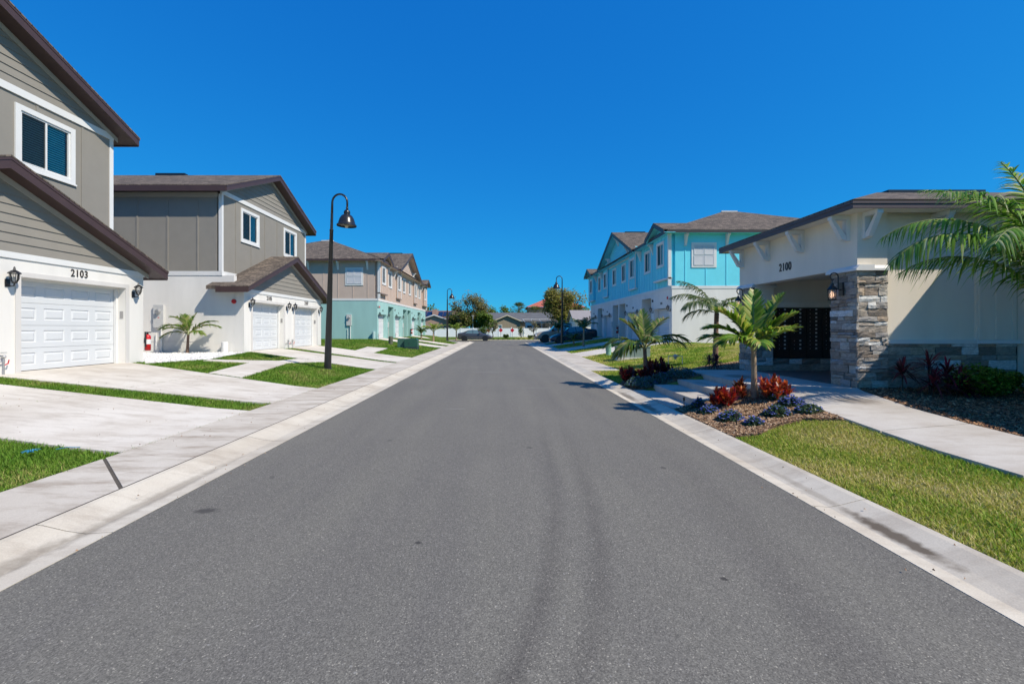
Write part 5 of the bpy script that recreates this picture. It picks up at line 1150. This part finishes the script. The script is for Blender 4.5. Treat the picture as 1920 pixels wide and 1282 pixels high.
# ------------------------------------------------------------------ end of the road: fence, signs, shrubs
VINYL = plain('white_vinyl', (.84,.86,.88), .5, .03)
f = thing('vinyl_fence', 'long white vinyl fence across the end of the road', 'fence', (0,88,0))
for i in range(-11, 17):
    x = -.3+i*2.45
    MB().box(x-.07,x+.07,-.07,.07,-.2,1.78).lathe([(.1,1.78),(.1,1.82),(.02,1.88)], 4, (x,0,0)).build('fence_post', VINYL, f)
    MB().box(x+.071,x+2.379,-.02,.02,.05,1.62).box(x+.071,x+2.379,-.03,.03,.0,.12).box(x+.071,x+2.379,-.03,.03,1.621,1.70).build('fence_panel', VINYL, f)
for i, (x, lab) in enumerate(((-2.12,'red diamond end of road marker at the left, half behind a shrub'),(.09,'middle red diamond end of road marker'),(2.17,'rightmost red diamond end of road marker'))):
    t = thing('road_sign', lab, 'sign', (x,82,.0), 0, 'red diamond markers'); MB().box(-.03,.03,.02,.05,-.2,1.0).build('post', plain('sign_post', (.10,.12,.10), .6), t)
    MB().prism([(0,0,.92),(.40,0,1.32),(0,0,1.72),(-.40,0,1.32)], (0,.015,0)).build('sign_plate', plain('sign_red', (.52,.01,.025), .5), t)
for i in range(13):
    shrub('small low green tuft planted along the far kerb', (0,0), .45, .22, 90+i, GS, 60, 'plant', 'grass_tuft', .12, (-1.0+i*.72, 64.2, .0), 'tufts along the far kerb')
SX = lambda lab, x, y, w_, h_, s, cols, n=260, ls=.16: shrub(lab, (0,0), w_, h_, s, cols, n, 'shrub', 'shrub', ls, (x,y,.0))
TG = [(0.081, 0.135, 0.025), (0.117, 0.18, 0.032), (0.162, 0.225, 0.045), (0.054, 0.094, 0.022)]
SX('dark leafy shrub behind the nose of the grey sedan', -2.9, 76, 2.6, 2.2, 61, TG, 700); SX('small green bush on the far grass between the diamond signs', .9, 72, .9, .8, 62, TG); SX('small upright bush right of the diamond signs', 3.7, 80, 1.3, 2.2, 63, TG); SX('low green bush near the pickup on the far grass', 4.9, 73, 1.0, .6, 64, TG)

# ------------------------------------------------------------------ background trees
BARKM = plain('bark', (.13,.105,.085), .9, .3, 6, 20, .7)
def tree(label, loc, h, trunk_h, cw, cols, n, seed, ls=.32, name='tree', lobes_n=16, sparse=.5, cz=.62, flat=.8):
    rnd = random.Random(seed); t = thing(name, label, 'tree', loc, 0, 'trees beyond the fence'); tb = MB()
    tb.tube([(0,0,-.2),(.1,0,trunk_h*.5),(.0,.05,trunk_h)], [.03*h+.05,.024*h,.018*h], 8)
    lob = []
    for i in range(lobes_n):
        a = rnd.uniform(0,6.283); r = cw*.5*math.sqrt(rnd.random())*.82; z = h*cz+(rnd.random()-.45)*h*.62*(1-(r/(cw*.55))**2*.6); z = max(trunk_h*.8, min(h*.94, z))
        c = Vector((r*math.cos(a), r*math.sin(a)*flat, z)); lob.append((c, rnd.uniform(.13,.22)*cw))
        m = Vector((c.x*.35, c.y*.35, trunk_h+(z-trunk_h)*.45)); tb.tube([(0,0,trunk_h*.85), m, c], [.013*h,.008*h,.003*h], 5)
        for k in range(3): e = c+Vector((rnd.gauss(0,1),rnd.gauss(0,1),rnd.gauss(0,.8)))*lob[-1][1]*.7; tb.tube([m.lerp(c,.7), c.lerp(e,.5), e], [.005*h,.003*h,.0015*h], 4)
    tb.build('trunk', BARKM, t)
    lb = LB(); sun_side = SH
    for i in range(n):
        c, r = lob[int(rnd.random()**1.2*lobes_n)]; d = Vector((rnd.gauss(0,1),rnd.gauss(0,1),rnd.gauss(0,.85))).normalized()*rnd.random()**sparse
        rosette(lb, rnd, c+d*r, 3, ls, ls*.38, cols, -40, 60, .2)
    lb.build('crown', t); return t
OL = [(0.225, 0.232, 0.075), (0.285, 0.27, 0.09), (0.165, 0.18, 0.06), (0.36, 0.315, 0.12), (0.255, 0.195, 0.105)]; YG = [(.36,.36,.07),(.45,.42,.085),(.27,.29,.06),(.32,.33,.08),(.52,.44,.12)]; DG = [(0.111, 0.178, 0.037), (0.145, 0.221, 0.048), (0.076, 0.136, 0.031), (0.204, 0.264, 0.06)]; MG = [(0.176, 0.288, 0.045), (0.224, 0.344, 0.056), (0.128, 0.224, 0.038), (0.304, 0.4, 0.072)]
BR = [(.28,.25,.16),(.34,.29,.20),(.22,.23,.11),(.27,.28,.11)]
tree('tall thin-leaved grey brown tree behind the fence at left', (-6.3,97,0), 9.3, 2.6, 8.4, BR+OL+OL, 3400, 1, .24, sparse=.7, lobes_n=30)
tree('dark bushy tree under the grey brown tree behind the fence', (-7.4,95,0), 5.0, 1.0, 6.4, DG+OL, 2400, 2, .3)
tree('bright green tree left of the tan house gable', (-3.6,94,0), 5.0, 1.0, 5.2, MG+DG, 2600, 3, .28)
tree('olive yellow spreading tree at right behind the fence', (12.6,92,0), 9.6, 2.4, 9.4, YG+OL, 6000, 4, .27, lobes_n=34, sparse=.55)
tree('yellow green bushy tree below the olive tree at right', (13.8,90,0), 4.6, .8, 5.5, YG+MG, 1800, 5, .28)
tree('small bare brown tree in front of the fence beside the left diamond sign', (-1.35,79,0), 3.1, .9, 1.9, BR, 320, 6, .16, sparse=.9)
tree('small bare brown tree in front of the fence near the screen enclosure', (5.85,80,0), 3.4, 1.1, 2.0, BR, 220, 7, .14, sparse=.95)
for i, (x, y, h, cw) in enumerate(((-5,150,8.6,9),(1,160,9.0,9),(-13,140,8,9),(7,165,8.3,10),(-22,120,8.5,10),(25,150,9,12))):
    tree(['distant dark green tree just left of the tan house roof','distant green tree above the tan house roof','distant tree behind the solar panel house','distant tree beside the red tile roof','distant tree far left behind the pinkish townhouses','distant tree hidden behind the turquoise townhouses'][i], (x,y,0), h, 2, cw, DG+MG, 1100, 20+i, .5)
def fanpalm(label, loc, h, r, seed):
    rnd = random.Random(seed); t = thing('fan_palm', label, 'palm tree', loc, 0, 'fan palms beyond the fence'); MB().tube([(0,0,-.2),(.1,0,h*.5),(0,0,h)], [.22,.17,.16], 8).build('trunk', BARKM, t); lb = LB()
    for k in range(46):
        az = rnd.uniform(0,6.283); e = R(rnd.uniform(-50,80)); d = Vector((math.cos(az)*math.cos(e), math.sin(az)*math.cos(e), math.sin(e))); c = Vector((0,0,h))+d*r*.55; lb.tube([(0,0,h), c], .02, (.12,.14,.05))
        s0 = Vector((-math.sin(az), math.cos(az), 0)); cl = [(.06,.10,.02),(.09,.14,.03),(.13,.17,.04),(.20,.20,.07)][int(rnd.random()*4)]
        for j in range(-4, 5):
            q = (d*math.cos(j*.27)+s0*math.sin(j*.27)).normalized(); lb.strip([c, c+q*r*.3, c+q*r*.55+Vector((0,0,-.12*r))], q.cross(d.cross(s0)).normalized(), [.02,.05,0], cl, .2)
    lb.build('crown', t)
fanpalm('round fan palm standing above the grey roof of the tan house', (4.9,118,0), 6.4, 2.4, 1); fanpalm('fan palm just below the red tile roof', (8.9,117,0), 5.6, 2.2, 2); fanpalm('tall thin fan palm right of the olive tree', (15.9,92,0), 5.6, 1.0, 3)

# ------------------------------------------------------------------ background houses
GREYR = plain('grey_shingle', (.105,.11,.118), .9, .18, 1.2, 9, .4); TANW = stucco('tan_stucco', (.34,.29,.215)); BRROOF = plain('brown_tile', (.17,.105,.085), .9, .2, 1.5, 9, .4); REDR = plain('red_tile', (.42,.115,.075), .85, .2, 2, 8, .5); ROSE = stucco('rose_stucco', (.42,.28,.22)); SOLAR = plain('solar_panel', (.012,.02,.055), .15, .1, 3, spec=.8)
def cottage(name, label, loc, w_, dp, eave, ridge, wallm, roofm, gable=None, trim=WHITE):
    t = thing(name, label, 'house', loc); MB().box(-w_/2,w_/2,0,dp,-.2,eave).build('wall', wallm, t); o = .5; hm = dp/2
    for s, nm in ((-1,'roof'),(1,'roof')):
        y0 = -o if s < 0 else dp+o
        MB().prism([(-w_/2-o,y0,eave-.1),(w_/2+o,y0,eave-.1),(w_/2+o,hm,ridge),(-w_/2-o,hm,ridge)], (0,0,-.15)).build(nm, roofm, t)
    for s in (-1, 1): MB().add([(s*(w_/2-.01),0,eave),(s*(w_/2-.01),dp,eave),(s*(w_/2-.01),hm,ridge-.15)], [(0,1,2)]).build('gable_end', wallm, t)
    if gable:
        gx, gw, gz, gp = gable
        MB().prism([(gx-gw,-gp,-.2),(gx+gw,-gp,-.2),(gx+gw,-gp,eave-.1),(gx,-gp,gz-.2),(gx-gw,-gp,eave-.1)], (0,gp,0)).build('gable_wall', wallm, t)
        for s in (-1, 1):
            MB().prism([(gx,-gp-.4,gz),(gx+s*(gw+.5),-gp-.4,eave-.2),(gx+s*(gw+.5),hm*.5,eave-.2),(gx,hm*.9,gz)], (0,0,-.12)).build('gable_roof', roofm, t)
            MB().prism([(gx,-gp-.42,gz+.02),(gx+s*(gw+.55),-gp-.42,eave-.2),(gx+s*(gw+.55),-gp-.42,eave-.42),(gx,-gp-.42,gz-.22)], (0,.06,0)).build('rake_board', trim, t)
        wn = MB().box(gx-gw+.9,gx-gw+1.8,-gp-.03,-gp-.001,1.0,2.5).build('window', WHITE, t); MB().box(gx-gw+1.0,gx-gw+1.7,-gp-.04,-gp-.031,1.1,2.4).build('pane', M_CARGLASS, wn)
    return t
cottage('tan_house', 'low tan house with grey roof and front gable behind the white fence', (4.6,102,0), 14, 9, 3.4, 5.35, TANW, GREYR, (-3.1,2.9,4.65,2.2), plain('cream_board', (.6,.55,.42), .6))
sc = thing('screen_enclosure', 'white framed pool screen enclosure beside the tan house', 'enclosure', (8.6,97.5,0))
for i in range(5):
    x = -3.2+i*1.75; MB().box(x-.05,x+.05,-.05,.05,0,2.9).build('upright', WHITE, sc); MB().tube([(x,0,2.9),(x-.5,1.6,3.7)], .05, 4).build('rafter', WHITE, sc)
MB().box(-3.3,4.0,-.05,.05,2.86,3.0).build('beam', WHITE, sc); MB().box(-3.8,3.5,1.55,1.65,3.62,3.72).build('beam', WHITE, sc); MB().box(-3.1,-1.6,-.04,.04,1.9,2.86).box(-3.0,-1.7,-.06,-.041,.2,2.4).build('screen_door', WHITE, sc); MB().box(-2.85,-1.85,-.08,-.062,.3,2.25).build('door_screen', DARK, sc)
MB().box(-3.3,3.9,1.7,1.72,0,2.8).build('screen_mesh', plain('screen_dark', (.06,.065,.06), .9), sc)
t = cottage('red_roof_house', 'two storey house with red tile roof behind the tan house', (15.6,128,0), 15, 12, 7.6, 7.8, ROSE, REDR)
MB().prism([(-8.2,-.7,7.75),(8.2,-.7,7.75),(2,6,10.5),(-2,6,10.5)], (0,0,-.12)).build('hip_roof', REDR, t); MB().prism([(-8.2,-.69,7.74),(-2,6,10.49),(-8.2,12.7,7.75)], (0,0,-.12)).build('hip_roof', REDR, t)
MB().box(-6.6,-5.4,-.08,-.02,3.4,5.4).build('window', WHITE, t); MB().box(-1.6,-.4,-.08,-.02,3.4,5.4).build('window', WHITE, t)
t = cottage('solar_house', 'brown roofed house with solar panels and chimney at far left behind the fence', (-15.0,99,0), 12, 9, 3.4, 5.7, ROSE, BRROOF, (1.0,3.6,4.6,2.6))
MB().box(-.1,.9,2.2,3.0,4.2,5.9).build('chimney', ROSE, t); 
for x0, x1 in ((-2.6,-1.5),(-1.4,-.3),(1.2,2.2),(2.3,3.3),(3.4,4.3)): MB().prism([(x0,1.4,4.28),(x1,1.4,4.28),(x1,3.9,5.40),(x0,3.9,5.40)], (0,-.03,.06)).build('solar_panel', SOLAR, t)
t = cottage('pale_house', 'pale roofed house glimpsed beside the far turquoise townhouse', (17.2,80,0), 8, 7, 3.2, 5.0, PALE, plain('pale_roof', (.27,.25,.25), .8, .1))
t = thing('utility_pole', 'thin pale utility pole before the trees at the end of the road', 'pole', (-5.6,93,0)); MB().tube([(0,0,-.2),(0,0,4.4)], [.10,.08], 8).build('shaft', plain('pole_pale', (.42,.40,.37), .8), t); MB().box(-.3,.3,-.05,.05,4.2,4.3).build('crossbar', plain('pole_pale', (.42,.4,.37), .8), t)
